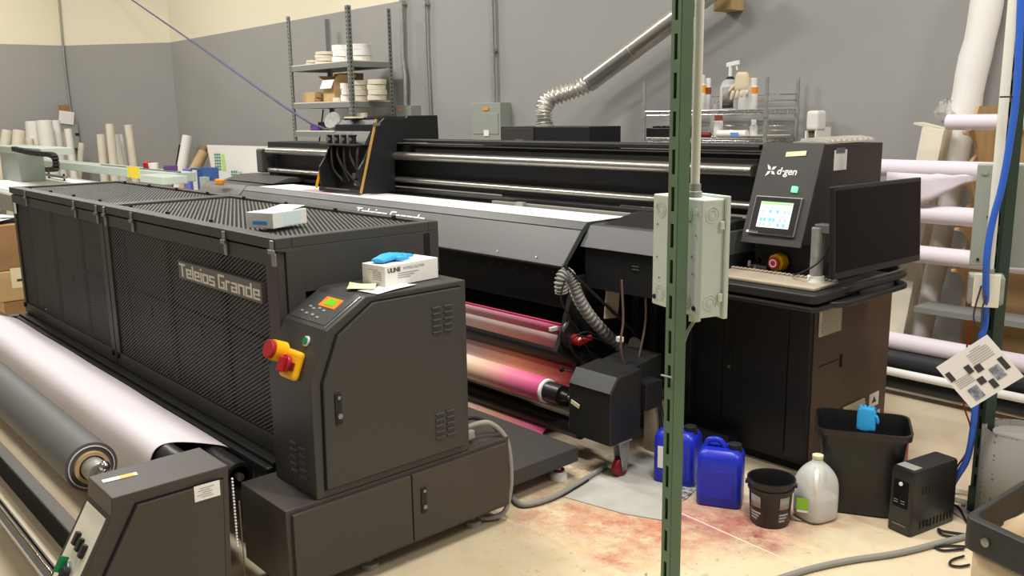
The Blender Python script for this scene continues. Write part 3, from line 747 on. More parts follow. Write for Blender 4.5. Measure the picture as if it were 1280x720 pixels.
MB().cyl((CX0+.30, 3.40, 1.19), (CX0+.34, 3.39, 1.19), .02).build('head_fitting', 'steel', ca)
# warped wooden rule taped to the carriage
r0, r1 = A(451, 242, x=CX1+.004), A(470, 149, x=CX1+.004)
rd = (r1-r0).normalized()
MB().obox((r0+r1)/2+Vector((0, 0, 0)), rd, Vector((1, 0, 0)).cross(rd), (1, 0, 0), (r1-r0).length, .018, .006).build('edge_strip', 'stripwood', ca, bevel=.001)
MB().box(CX1+.001, CX1+.02, 3.40, 3.45, 1.59, 1.61).build('strip_clip', 'steel', ca)
r0, r1 = A(396, 232, x=CX0-.012), A(400, 214, x=CX0-.012)
MB().obox((r0+r1)/2, (r1-r0), Vector((1, 0, 0)).cross(r1-r0), (1, 0, 0), .14, .018, .006).build('edge_strip', 'yellow', ca, bevel=.001)
# carriage lamp drum
lc = A(417, 152, y=3.50)
d_ = Vector((.35, -.8, .35)).normalized()
dm = MB().lathe([(.02, -.05), (.055, -.045), (.068, -.01), (.068, .02), (.060, .028), (.001, .024)], (0, 0, 0), 28).xf(Matrix.Translation(lc) @ d_.to_track_quat('Z', 'Y').to_matrix().to_4x4()).build('pressure_gauge', 'zinc', ca)
MB().tube([lc-d_*.04, lc+Vector((.02, 0, -.05)), (CX0+.12, 3.40, 1.50)], .012, steps=5).build('gauge_stem', 'rubber', ca)
box('paper_tag', 'tape', ca, CX0+.13, CX0+.28, 3.43, 3.53, 1.64, 1.652, .003)

# under-hood body
box('under_hood_panel', 'black', PR, -6.9, -3.08, 3.12, 3.16, .68, 1.02, .002)
for k in range(8):
    MB().cyl((-3.15-.1*k, 3.12, .86-.02*(k % 2)), (-3.15-.1*k, 3.116, .86-.02*(k % 2)), .004, seg=8).build('screw', 'steel', PR)
# printed cloth passing down
def web(name, m, pts, x0, x1, th=.002, parent=PR):
    b = MB(); pts = [Vector((0, *p)) for p in pts]; q = smooth_path(pts, 4) if len(pts) > 2 else pts
    n = len(q); vs = []
    for i in range(21):
        x = x0+(x1-x0)*i/20
        vs += [(x, p.y, p.z) for p in q]
    fs = [(i*n+j, (i+1)*n+j, (i+1)*n+j+1, i*n+j+1) for i in range(20) for j in range(n-1)]
    return b.add(vs, fs, True).build(name, m, parent, solid=th)
ya, za = 3.15, None
# the plane X=-3.0 gives y,z of the web edge at its right end
def e(px, py): p = A(px, py, x=-3.02); return (p.y, p.z)
web('printed_cloth', 'magenta', [e(704, 405), e(704, 408)], -6.7, -3.02)
web('printed_cloth', 'print_upper', [e(704, 408), e(706, 421)], -6.7, -3.02)
web('printed_cloth', 'print_pale', [e(706, 421), e(713, 440)], -6.7, -3.02)
p1 = e(712, 441); p2 = e(716, 452)
y_, z_ = A(716, 452, x=-3.02).y, A(716, 452, x=-3.02).z
MB().cyl((-6.8, p1[0]+.06, z_+.01), (-2.92, p1[0]+.06, z_+.01), .05, seg=24).build('idle_roller', 'black', PR)
RY, RZ = 2.88, .318
p = A(682, 488, x=-3.02); RY, RZ = p.y, p.z
web('printed_cloth', 'print_mid', [(p1[0]+.05, z_-.03), (p1[0]+.0, z_-.12), (RY+.05, RZ+.03)], -6.7, -3.0)
ro = MB().cyl((-6.6, RY, RZ), (-3.02, RY, RZ), .062, seg=36).build('take_up_roll', 'print_roll', PR)
MB().cyl((-3.02, RY, RZ), (-3.0, RY, RZ), .060, seg=36).build('roll_edge', 'white', ro, bevel=.003)
b = MB(); b.cyl((-3.0, RY, RZ), (-2.90, RY, RZ), .052, seg=24); b.cyl((-2.9, RY, RZ), (-2.86, RY, RZ), .03, .02)
b.build('roll_chuck', 'blackplastic', ro, bevel=.003)
b = MB(); b.cyl((-2.86, RY, RZ), (-2.76, RY, RZ), .012); b.build('chuck_axle', 'steel', ro)
MB().cyl((-6.6, RY+.03, RZ-.16), (-2.80, RY+.03, RZ-.16), .045, seg=24).build('idle_roller', 'black', PR)
q1, q2 = A(690, 527, z=.11), A(690, 541, z=.06)
web('printed_cloth', 'print_low', [(RY+.02, .115), (RY-.06, .055), (RY-.10, .03)], -6.6, -3.02)
box('cloth_selvedge', 'white', PR, -3.02, -2.995, RY-.09, RY+.02, .03, .04, .001)
# side plate of printer take-up
sp_ = MB().prism([(2.96, .50), (3.02, .62), (3.10, .86), (3.4, .86), (3.4, .05), (3.12, .05), (3.10, .42)], 'x', -3.0, -2.97).build('side_plate', 'black', PR, bevel=.004)
MB().cyl((-2.975, 3.06, .575), (-2.955, 3.06, .575), .075, seg=32).build('bearing_disc', 'blackplastic', sp_, bevel=.004)
rc = A(722, 425, x=-2.93)
b = MB(); b.cyl(rc+Vector((-.04, 0, 0)), rc+Vector((.02, 0, 0)), .028); b.build('drain_valve', 'red', sp_, bevel=.004)
b = MB(); b.obox(rc+Vector((.03, .02, .0)), (0, 1, .15), (0, -.15, 1), (1, 0, 0), .10, .03, .015); b.build('valve_lever', 'red', sp_, bevel=.006)
MB().ring(rc+Vector((.021, 0, 0)), rc+Vector((.028, 0, 0)), .02, .01).build('valve_face', 'white', sp_)
sc_ = A(692, 411, x=-3.03); MB().obox(sc_, (0, 1, 0), (0, 0, 1), (1, 0, 0), .05, .02, .02).build('web_sensor', 'white', sp_, bevel=.003)
# corrugated drain hose
hp = [A(x, y, x=-2.90) for x, y in ((702, 366), (701, 350), (708, 342), (716, 353), (723, 372), (735, 392), (751, 411), (768, 427))]+[A(786, 440, x=-2.86), A(794, 428, x=-2.80)]
hp = smooth_path(hp, 16); rs = [.026+.0058*(1 if (i % 4) < 2 else -1) for i in range(len(hp))]
MB().tube(hp, rs, seg=18).build('corrugated_hose', 'greyplastic', PR)
MB().tube([A(704, 331, x=-2.885), A(792, 414, x=-2.80)], .008).build('gas_strut', 'rubber', PR)
for pts, r_ in (([(706, 350), (701, 375), (712, 398), (704, 415)], .004), ([(712, 420), (716, 440), (738, 460), (762, 470), (775, 462), (770, 440), (750, 425), (722, 420)], .005),
                ([(714, 424), (735, 415), (760, 432), (774, 455)], .004), ([(704, 395), (720, 408), (740, 445), (770, 468)], .003)):
    MB().tube([A(x, y, x=-2.87) for x, y in pts], r_, steps=6).build('sensor_cable', 'rubber', PR)
for pts in ([(777, 350), (779, 400), (776, 425), (778, 450), (787, 478)], [(806, 352), (807, 400), (800, 440), (791, 482)]):
    MB().tube([A(x, y, x=-2.62) for x, y in pts], .0055, steps=6).build('ink_line', 'copper', PR)
box('cable_clip', 'white', PR, *[v for v in (-2.65, -2.62)], A(778, 410, x=-2.62).y-.012, A(778, 410, x=-2.62).y+.012, .60, .625, .003)
# right body between hood and console
MB().prism([(3.14, 1.005), (3.215, 1.105), (3.25, 1.11), (3.62, 1.11), (3.62, 1.0)], 'x', -2.985, -1.95-.35).build('right_hood', 'hood', PR, bevel=.003)
MB().prism([(3.25, 1.111), (3.62, 1.111), (3.62, 1.15), (3.5, 1.155)], 'x', -2.93, -2.32).build('capping_station_cover', 'black2', PR, bevel=.004)
box('right_body', 'black', PR, -2.97, -2.30, 3.16, 3.70, .80, 1.0, .003)
b = MB(); b.box(-2.66, -2.62, 3.155, 3.16, .925, .93); b.box(-2.66, -2.62, 3.155, 3.16, .94, .945); b.build('hook', 'steel', PR)
box('inner_column', 'black', PR, -2.95, -2.91, 3.5, 3.9, 0, .80, .003)
box('rear_panel', 'void', PR, -6.9, -2.3, 3.86, 3.9, .05, 1.05, 0)
for x in (-2.83, -2.72, -2.6): box('frame_column', 'black2', PR, x, x+.035, 3.50, 3.54, 0, .8, .003)
b = MB(); pp = A(765, 378, x=-2.85); b.obox(pp, (0, 1, -.1), (0, .1, 1), (1, 0, 0), .10, .16, .01); b.build('absorbent_pad', 'kbcover', PR, bevel=.003)
box('foot_beam', 'black', PR, -6.9, -2.3, 3.45, 3.6, .03, .12, .004)
# take-up motor box
prf = [(2.83, .175), (2.83, .42), (2.88, .485), (3.04, .50), (3.04, .175)]
tb = MB().prism(prf, 'x', -2.76, -2.5).build('take_up_motor_box', 'black2', PR, bevel=.004)
MB().prism([(2.826, .424), (2.877, .490), (2.881, .487), (2.830, .421)], 'x', -2.755, -2.505).build('box_bevel_cover', 'hood', tb)
box('rear_gearbox', 'black', tb, -2.66, -2.47, 3.04, 3.16, .30, .43, .004)
b = MB(); b.prism([(3.0, .49), (3.25, .52), (3.25, .40), (3.0, .40)], 'x', -2.75, -2.55); b.build('box_top_cover', 'black2', tb, bevel=.003)
kb = A(702, 462, x=-2.80); kt = A(722, 466, x=-2.76)
b = MB(); b.cyl(kb, kt, .004); b.build('clamp_lever', 'rubber', tb); MB().sphere(kb, .012).build('lever_ball', 'blackgloss', tb)
tg = A(719, 505, y=2.82); MB().obox(tg, (1, 0, -.3), (.3, 0, 1), (0, 1, 0), .055, .02, .004).build('paper_tag', 'tape', tb, bevel=.001)
# caster
cw = Vector((-2.53, 2.93, .045))
b = MB(); b.cyl(cw+Vector((-.016, 0, 0)), cw+Vector((.016, 0, 0)), .045, seg=28); cs = b.build('caster_wheel', 'darkred', tb, bevel=.006)
b = MB(); b.prism([(2.90, .175), (2.975, .175), (2.955, .03), (2.925, .03)], 'x', -2.512, -2.507); b.prism([(2.90, .175), (2.975, .175), (2.955, .03), (2.925, .03)], 'x', -2.553, -2.548)
b.box(-2.56, -2.50, 2.89, 2.98, .168, .178); b.build('caster_fork', 'zinc', tb, bevel=.001)
MB().cyl(cw+Vector((.018, 0, 0)), cw+Vector((.028, 0, 0)), .012).build('caster_bolt', 'steel', tb)

# platform between the machines
PF = thing('walk_platform', 'low black textured step platform between dryer and printer', 'platform', (-4.5, 2.5, 0))
box('deck', 'rubberdeck' if 'rubberdeck' in M else 'powder', PF, -6.4, -2.64, 2.262, 2.77, .085, .155, .004)
for x, y in ((-2.70, 2.70), (-6.2, 2.7), (-6.2, 2.35), (-4.4, 2.7)):
    b = MB(); b.lathe([(.04, 0), (.04, .028), (.03, .04), (.012, .05), (.012, .086)], (x, y, 0)); f_ = b.build('levelling_caster', 'white', PF, bevel=.002)
    MB().ring((x, y, .036), (x, y, .050), .028, .016).build('adjusting_wheel', 'darkred', f_)

# ------------------------------------------------------------------ console
# cabinet
CB = MB().box(-2.90, -1.95, 3.552, 4.33, .04, .915).build('console_cabinet', 'black', PR, bevel=.004)
box('plinth', 'void', PR, -2.88, -1.97, 3.57, 4.3, 0, .042, 0)
box('cabinet_door', 'black', CB, -2.895, -2.412, 3.545, 3.552, .08, .83, .002)
dd = box('cabinet_door', 'black', CB, -2.406, -2.06, 3.545, 3.552, .08, .83, .002)
box('corner_stile', 'black2', CB, -2.054, -1.952, 3.547, 3.552, .06, .86, .002)
box('door_handle', 'blackplastic', dd, -2.375, -2.355, 3.538, 3.546, .40, .52, .002)
MB().cyl((-2.365, 3.539, .435), (-2.365, 3.534, .435), .008).build('lock', 'steel', dd)
mat('black_warmlit', (76, 56, 40), .45, bump=.15, bscale=300)  # black paint, with the warm reflection on this side put into its colour
sidep = box('side_panel', 'black_warmlit', CB, -1.951, -1.944, 3.57, 4.32, .05, .86, .003)
for (y0, y1, z0, z1) in ((3.60, 3.79, .645, .79), (3.87, 4.08, .10, .25)):
    b = MB(); b.box(-1.944, -1.934, y0, y1, z0, z1)
    v = b.build('filter_vent', 'ivory', sidep, bevel=.003); MB().box(-1.934, -1.9335, y0+.008, y1-.008, z0+.008, z1-.008).build('vent_shadow_gap', 'inklight', v)
    b = MB(); n = 11
    for k in range(n):
        z = z0+.012+(z1-z0-.024)*k/(n-1); b.prism([(-1.934, z-.003), (-1.924, z-.005), (-1.934, z+.003)], 'y', y0+.01, y1-.01)
    b.build('vent_slats', 'ivory', v)
for yy in (4.17, ): 
    s1_ = MB().box(-1.944, -1.941, 4.14, 4.24, .18, .25).build('warning_sticker', 'paper', sidep)
    MB().prism([(4.165, .20), (4.215, .20), (4.19, .235)], 'x', -1.941, -1.9405).build('sticker_triangle', 'ink', s1_)
MB().box(-1.944, -1.938, 4.15, 4.26, .11, .15).build('socket', 'lavender', sidep, bevel=.002)
MB().box(-1.944, -1.941, 3.62, 3.80, .50, .503).build('scratch', 'void', sidep)
MB().box(-1.944, -1.94, 3.82, 3.835, .46, .52).build('small_latch', 'void', sidep)
# head (upper housing with slanted screen face)
hx0, hx1 = -2.262, -1.972
hprof = [(3.40, .92), (3.455, 1.066), (3.612, 1.50), (4.17, 1.50), (4.17, .92)]
hprof = [(3.56, .916), (3.56, 1.06), (3.462, 1.075), (3.618, 1.502), (4.17, 1.495), (4.17, .916)]
HD = MB().prism(hprof, 'x', hx0, hx1).build('console_head', 'black2', PR, bevel=.003)
u0, u1 = Vector((0, 3.458, 1.068)), Vector((0, 3.614, 1.502)); ud = (u1-u0).normalized(); un = Vector((0, -ud.z, ud.y))
def onh(x, t, h=0): return Vector((x, 0, 0))+u0+ud*t+un*h
FLn = (u1-u0).length
hxm = (hx0+hx1)/2
fp_ = MB().obox(onh(hxm, FLn/2, .001), (1, 0, 0), ud, un, hx1-hx0+.012, FLn+.01, .012).build('face_plate', 'powder', HD, bevel=.002)
# touch screen
ts = MB().obox(onh(hxm-.002, .125, .012), (1, 0, 0), ud, un, .232, .178, .014).build('touch_screen', 'steel', PR, bevel=.004)
MB().obox(onh(hxm-.002, .125, .0195), (1, 0, 0), ud, un, .220, .166, .003).build('screen_bezel', 'blackplastic', ts)
MB().obox(onh(hxm, .128, .0215), (1, 0, 0), ud, un, .160, .118, .002).build('display', 'screenwhite', ts)
X0 = hxm-.08
def ui(x, t, w, h, m): MB().obox(onh(X0+x+w/2, .069+t+h/2, .0232), (1, 0, 0), ud, un, w, h, .001).build('display_icon', m, ts)
ui(0, .106, .16, .012, 'screengreen'); ui(.1, .107, .055, .009, 'screengrey')
for r0_, row in ((.066, ((.012, 'screengrey'), (.05, 'screenblue'), (.085, 'screenblue'), (.12, 'screengrey'), (.14, 'screengrey'))), (.028, ((.01, 'screenblue'), (.028, 'screenblue'), (.055, 'screenblue'), (.073, 'screenblue'), (.105, 'screengrey'), (.13, 'screengrey'))), (.006, ((.01, 'screengrey'), (.03, 'screengrey'), (.06, 'screengrey'), (.1, 'screenblue'), (.128, 'screenblue')))):
    for x, m_ in row: ui(x, r0_, .014, .016, m_)
for t in (.09, .05): ui(.008, t, .06, .005, 'screengrey'); ui(.08, t, .05, .004, 'screengrey')
MB().obox(onh(hx0+.05, .046, .0205), (1, 0, 0), ud, un, .06, .01, .001).build('bezel_label', 'white', ts)
# logo: four petals and lettering
for k in range(4):
    cx, cy = (-.016 if k % 2 == 0 else .012), (.013 if k < 2 else -.013)
    sxx = -1 if k % 2 == 0 else 1; syy = 1 if k < 2 else -1
    c0 = onh(-2.195, .335, .008)
    a = lambda u, v: c0+Vector((1, 0, 0))*u+ud*v
    pts = [(sxx*.002, syy*.002), (sxx*.016, syy*.005), (sxx*.024, syy*(.028 if sxx < 0 else .020)), (sxx*.006, syy*.016)]
    b = MB(); vs = [a(*q) for q in pts]+[a(*q)+un*.0012 for q in pts]
    b.add(vs, [(3, 2, 1, 0), (4, 5, 6, 7), (0, 1, 5, 4), (1, 2, 6, 5), (2, 3, 7, 6), (3, 0, 4, 7)]); b.build('logo_petal', 'white', HD)
text('head_lettering', 'd·gen', .046, onh(-2.165, .318, .0078), (1, 0, 0), ud, 'white', HD, ext=.0006, off=.0008, shear=.12)
MB().obox(onh(-2.09, .415, .0085), (1, 0, .08), ud, un, .10, .022, .002).build('masking_tape', 'tape', HD)
MB().obox(onh(-2.055, .252, .012), (1, 0, 0), ud, un, .026, .026, .014).build('power_button', 'greenled', PR, bevel=.003)
nb = MB().box(hx1, hx1+.003, 3.71, 3.82, 1.385, 1.475).build('taped_note', 'paper', HD)
MB().box(hx1+.003, hx1+.0036, 3.72, 3.80, 1.46, 1.485).build('tape_strip', 'ducttape', nb)
# emergency stop
ec = A(976, 327, y=3.55); 
es = MB().cyl(ec, ec+Vector((.0, -.045, .0)), .045, .040, seg=8).build('emergency_stop', 'yellow', PR, bevel=.004)
MB().cyl(ec+Vector((0, -.045, 0)), ec+Vector((0, -.065, 0)), .022, .028).build('stop_button', 'red', es, bevel=.003)
MB().ring(ec+Vector((0, -.0655, 0)), ec+Vector((0, -.067, 0)), .018, .013).build('button_mark', 'lavender', es)
kc = A(950, 333, y=3.53)
b = MB(); b.obox(kc+Vector((0, 0, -.01)), (1, 0, 0), (0, 1, 0), (0, 0, 1), .09, .04, .035); ks = b.build('key_switch', 'steel', PR, bevel=.004)
MB().prism([(kc.x-.028, kc.z-.016), (kc.x+.0, kc.z-.016), (kc.x-.014, kc.z+.004)], 'y', kc.y-.0225, kc.y-.02).build('hazard_mark', 'yellow', ks)
MB().sphere(kc+Vector((-.005, -.01, .03)), .016).build('knob', 'blackgloss', ks)
MB().cyl(kc+Vector((-.05, -.01, .02)), kc+Vector((-.04, -.03, .0)), .007).build('key', 'white', ks)
# desk shelf with rail
def rounded(x0, x1, y0, y1, r, n=6, corners=(1, 1, 1, 1)):
    pts = []
    for (cx, cy, a0), f in zip(((x1-r, y0+r, -PI/2), (x1-r, y1-r, 0), (x0+r, y1-r, PI/2), (x0+r, y0+r, PI)), corners):
        if f:
            for k in range(n+1): t = a0+PI/2*k/n; pts.append((cx+r*math.cos(t), cy+r*math.sin(t)))
        else:
            pts.append({-PI/2: (x1, y0), 0: (x1, y1), PI/2: (x0, y1), PI: (x0, y0)}[a0])
    return pts
sh = MB().prism(rounded(-2.55, -1.74, 3.19, 3.552, .03, corners=(1, 0, 0, 1)), 'z', .885, .925).build('desk_shelf', 'black2', PR, bevel=.008, seg=3)
MB().prism(rounded(-2.56, -1.73, 3.18, 3.552, .03, corners=(1, 0, 0, 1)), 'z', .855, .875).build('shelf_lip', 'blackplastic', sh, bevel=.006)
tr = MB().prism(rounded(-1.96, -1.70, 3.30, 4.0, .10, 8, (1, 1, 0, 0)), 'z', .855, .88).build('side_tray', 'black2', PR, bevel=.008, seg=3)
MB().tube([(-1.80, 3.40, .905), (-1.755, 3.44, .912), (-1.74, 3.55, .918), (-1.73, 3.85, .92), (-1.745, 3.96, .92), (-1.80, 4.02, .92), (-1.94, 4.03, .92)], .022, seg=14, steps=6).build('tray_rail', 'blackplastic', tr)
for (x, y) in ((-1.74, 3.55), (-1.73, 3.88)):
    MB().cyl((x, y, .87), (x, y, .91), .012).build('rail_post', 'blackplastic', tr)

# keyboard with dust cover
KB = thing('keyboard', 'keyboard under a dusty tan plastic cover on the console shelf', 'keyboard', (-2.0, 3.36, .925))
b = MB(); xs = 44
x0, x1, y0, y1 = -2.32, -1.785, 3.255, 3.46
b.box(x0, x1, y0, y1, .926, .940); b.build('cover', 'kbcover', KB, bevel=.004)
for k in range(24):
    x = x0+.012+k*(x1-x0-.03)/23
    MB().box(x, x+.015, y1-.028, y1-.004, .941, .949).build('covered_key', 'kbcover', KB, bevel=.003)

# monitor on a pole
MO = thing('monitor', 'black flat monitor on a silver pole beside the console head', 'monitor', (-1.86, 3.5, .926))
MB().lathe([(.038, .0), (.038, .018), (.034, .024), (.034, .04)], (-1.86, 3.40, .9255)).build('pole_base', 'white', MO, bevel=.002)
MB().cyl((-1.86, 3.40, .96), (-1.86, 3.40, 1.17), .026, seg=24).build('pole', 'zinc', MO, bevel=.002)
MB().box(-1.87, -1.76, 3.385, 3.44, 1.15, 1.185).build('arm_bracket', 'steel', MO, bevel=.003)
c0, c1, c2, c3 = (A(x, y, x=-1.72) for x, y in ((1042, 238), (1144, 220), (1150, 326), (1053, 347)))
ctr = Vector((-1.72, 3.655, 1.163)); mr_ = Vector((.06, 1, 0)).normalized(); mu = Vector((-.06, 0, 1)); mn = mr_.cross(mu).normalized()
if mn.x < 0: mn = -mn
mw, mh = .70, .375
ms = MB().obox(ctr-mn*.01, mr_, mu, mn, mw, mh, .025).build('monitor_housing', 'blackplastic', MO, bevel=.005)
MB().obox(ctr+mn*.003, mr_, mu, mn, mw-.03, mh-.045, .002).build('screen', 'blackgloss', MO).location += Vector((0, 0, .006))
MB().obox(ctr-mn*.035, mr_, mu, mn, .25, .2, .03).build('rear_bulge', 'blackplastic', MO, bevel=.01)
MB().tube([(-1.80, 3.44, 1.13), (-1.82, 3.42, 1.08), (-1.84, 3.36, 1.02), (-1.92, 3.36, .97), (-1.98, 3.42, .955)], .004, steps=6).build('cable', 'rubber', MO)
# foil tray on head
b = MB()
ft = A(1058, 177, z=1.50)
for k in range(9):
    cxy = (-1.995-.012*k, 3.75+.045*k)
    b.tube([(-2.0-.13, 3.70+.05*k, 1.515+.005*math.sin(k*3)), (-2.06, 3.71+.05*k, 1.522), (-1.99, 3.70+.05*k, 1.513)], .009, seg=7)
b.box(-2.15, -1.985, 3.66, 4.12, 1.503, 1.512)
tag(b.build('foil_tray', 'foil'), 'crumpled silver foil tray on top of the console head', 'tray')

# ------------------------------------------------------------------ near green strut with electric box
def strut(name, label, base, d, n, h, m, w=.041, pitch=.083, slot=.055, z_first=0, lean=None, plate=False, dep=None):
    dep = dep or w
    """slotted steel channel: three walls, the slotted wall on the side facing n"""
    base = Vector(base); d = Vector(d).normalized(); n = Vector(n).normalized(); U = Vector((0, 0, 1)) if lean is None else Vector(lean).normalized()
    t = thing(name, label, 'post', base)
    b = MB(); th = .003
    # slotted face: strips and bridges
    c = base-n*0
    sw = .013
    half = (w-sw)/4+sw/2
    for s_ in (-1, 1): b.obox(c+d*s_*half+U*(h/2), d, U, n, (w-sw)/2, h, th)
    k = 0; z = z_first
    while z < h:
        zb = z+slot
        b.obox(c+U*(zb+(pitch-slot)/2), d, U, n, sw, pitch-slot, th); z += pitch
    b.obox(c+U*(z_first/2), d, U, n, sw, max(z_first, .002), th)
    for s_ in (-1, 1): b.obox(c+d*s_*(w/2)-n*(dep/2)+U*(h/2), n, U, d, dep, h, th)
    for s_ in (-1, 1): b.obox(c+d*s_*(w/2-.006)-n*dep+U*(h/2), d, U, n, .012, h, th)
    b.build('channel', m, t)
    b = MB(); b.obox(c-n*(dep-.004)+U*(h/2), d, U, n, w-.008, h, .002); b.build('channel_back', m, t)
    if plate:
        MB().obox(base+Vector((0, 0, .004)), d, n, (0, 0, 1), .15, .15, .008).build('base_plate', 'zinc', t, bevel=.002)
        b = MB(); b.obox(base-n*.02+Vector((0, 0, .06)), d, n, (0, 0, 1), .055, .055, .11); b.build('post_shoe', m, t, bevel=.003)
        for s_ in (-1, 1): MB().cyl(base+d*.055*s_+Vector((0, 0, .008)), base+d*.055*s_+Vector((0, 0, .018)), .009, seg=6).build('anchor_bolt', 'steel', t)
    return t
def ray(px, py, t):
    d = (fw*F+rt*(px-640)-up*(py-360))/F; return CAM+d*t
PC = ray(840.5, 300, 2.0)
# post orientation: slotted narrow-looking face left, plain face right
ang_n = math.atan2(-PC.y, -PC.x)              # toward the camera
nn = Vector((math.cos(ang_n-1.0), math.sin(ang_n-1.0), 0)); dd_ = Vector((-nn.y, nn.x, 0))
GP = strut('strut_post', 'tall green slotted steel strut post in the foreground carrying a grey box', (PC.x, PC.y, 0), dd_, nn, 4.0, 'green', w=.038, z_first=.02, dep=.028)
# conduit and box
EB = thing('junction_box', 'pale grey electrical box with round knockouts fixed behind the near green post', 'electrical box', (-1.2, 1.7, 1.2))
bl, br_, bm_ = ray(817, 240, 2.14), ray(913, 240, 2.2), ray(878, 262, 1.97)
# box footprint: near corner bm_, left face to bl, right face to br_
nc = Vector((bm_.x, bm_.y, 0)); la = Vector((bl.x, bl.y, 0)); ra = Vector((br_.x, br_.y, 0))
da = (la-nc).normalized(); db = Vector((-da.y, da.x, 0))
if db.dot(ra-nc) < 0: db = -db
LA = (la-nc).length; LB = .062
z0b = ray(878, 405, 1.97).z; z1b = ray(878, 250, 1.97).z
EB.location = nc+da*LA/2+db*LB/2+Vector((0, 0, z0b))
ctr = nc+da*LA/2+db*LB/2+Vector((0, 0, (z0b+z1b)/2))
bb_ = MB().obox(ctr, da, db, (0, 0, 1), LA, LB, z1b-z0b).build('enclosure', 'boxgrey', EB, bevel=.003)
lidc = nc+da*LA/2+db*(LB+.006)+Vector((0, 0, (z0b+z1b)/2))
cvr = MB().obox(lidc, da, db, (0, 0, 1), LA+.014, .012, z1b-z0b+.012).build('cover', 'boxgrey', EB, bevel=.002)
for z in (z0b+.045, z1b-.06):
    p = nc+db*(LB-.008)-da*.003+Vector((0, 0, z)); MB().obox(p, db, (0, 0, 1), da, .012, .020, .006).build('clasp', 'boxgrey', cvr, bevel=.002)
def knock(p, n, r=.019):
    k = MB()
    for r_ in (r, r*.62): k.ring(p, p+n*.0012, r_, r_-.002)
    k.cyl(p, p+n*.0008, r*.4); return k
for (u, z) in ((.055, z1b-.035), (.055, z0b+.035), (LA-.035, z1b-.035), (LA-.035, z0b+.035)):
    knock(nc+da*u+Vector((0, 0, z)), -db).build('knockout', 'boxgrey', bb_)
for z in (z1b-.035, z0b+.035):
    knock(nc+db*.028+Vector((0, 0, z)), -da).build('knockout', 'boxgrey', bb_)
for (u, z, m_) in ((.022, z1b-.028, 'boxgrey'), (.022, z0b+.02, 'rubber'), (LA-.012, z1b-.025, 'boxgrey'), (LA-.012, z0b+.02, 'rubber')):
    p = nc+da*u+Vector((0, 0, z)); MB().cyl(p, p-db*.003, .006, seg=14).build('mounting_dimple', m_, bb_)
for (u, z) in ((.035, .14), (.02, .19), (.045, .22), (.03, .10), (LA-.02, .12), (LA-.02, .2), (LA-.03, .07)):
    p = nc+da*u+Vector((0, 0, z0b+z)); MB().cyl(p, p-db*.002, .0025, seg=8).build('pin_hole', 'inklight', bb_)
cpos = nc+da*LA*.36+db*.03
pr = ray(858, 200, 2.06)
CDU = thing('conduit', 'white painted conduit running up from the electrical box behind the near post', 'pipe', (cpos.x, cpos.y, z1b))
MB().cyl((cpos.x, cpos.y, z1b), (cpos.x, cpos.y, 4.0), .0105, seg=16).build('pipe', 'pvc', CDU)
MB().lathe([(.017, 0), (.017, .012), (.0135, .014), (.0135, .03)], (cpos.x, cpos.y, z1b+.0006)).build('connector', 'zinc', CDU)
cp2 = nc+da*LA*.30+db*.03
MB().cyl((cp2.x, cp2.y, z0b-.02), (cp2.x, cp2.y, z0b-.001), .014).build('lower_bushing', 'boxgrey', EB)
MB().tube([(cp2.x, cp2.y, z0b-.02), (cp2.x-.01, cp2.y-.015, z0b-.05), (PC.x+.0-.01, PC.y+.045, z0b-.12)], .004, steps=5).build('cable_tail', 'greyplastic', EB)
zt = A(837, 480, x=PC.x).z
tag(MB().tube([Vector((PC.x, PC.y, 0))+nn*.006+dd_*.02+Vector((0, 0, ray(830, 479, 2.0).z)), Vector((PC.x, PC.y, 0))+nn*.010-dd_*.02+Vector((0, 0, ray(850, 481, 2.0).z))], .0022).build('tie_wire', 'zinc'), 'thin wire tie around the near green post', 'wire')

# ------------------------------------------------------------------ right strut and its boxes
RP0 = A(1215, 642, z=0)
top = ray(1262, 60, 0)  # direction only
RB = Vector((RP0.x, RP0.y, 0))
nr = Vector((-RB.x, -RB.y, 0)).normalized(); nr = Matrix.Rotation(-.9, 3, 'Z') @ nr; dr_ = Vector((-nr.y, nr.x, 0))
RP = strut('strut_post', 'dark green slotted strut post at right bolted to the floor, paper sheet hanging on it', RB, dr_, nr, 4.0, 'darkgreen', w=.045, z_first=.12, pitch=.083, plate=True)
def at_post(px, py, off=0):                   # on the vertical line of the post, moved toward the viewer
    v = Vector((RB.x, RB.y, 0)); d = fw*F + rt*(px-640) - up*(py-360)
    off = off if abs(off) < 1 else off/1000
    t = math.hypot(v.x, v.y)/math.hypot(d.x, d.y) - off/F
    return CAM+d*t
# panel behind the post
pa, pb, pc_ = at_post(1222, 206, -.1), at_post(1216, 332, -.1), at_post(1290, 205, -.1)
EP = thing('electrical_panel', 'wide grey electrical enclosure mounted behind the right post', 'electrical box', ((pa.x+pc_.x)/2, pa.y, pb.z))
pd = (Vector((pc_.x, pc_.y, 0))-Vector((pa.x, pa.y, 0))).normalized(); pn = Vector((pd.y, -pd.x, 0))
if pn.dot(Vector((-pa.x, -pa.y, 0))) < 0: pn = -pn
pcn = Vector((pa.x, pa.y, 0))+pd*.24-pn*.06+Vector((0, 0, (pa.z+pb.z)/2))
pnl = MB().obox(pcn, pd, pn, (0, 0, 1), .48, .10, pa.z-pb.z).build('enclosure', 'panelgrey', EP, bevel=.003)
fz = pcn+pn*.051
for (u, z) in ((.03, -.02), (.03, .025)):
    p = Vector((pa.x, pa.y, 0))+pd*u+Vector((0, 0, (pa.z+z-.01 if z < 0 else pb.z+z)))-pn*.009
    MB().cyl(p, p+pn*.003, .011 if z < 0 else .006, seg=14).build('mounting_dimple', 'panelgrey' if z < 0 else 'rubber', pnl)
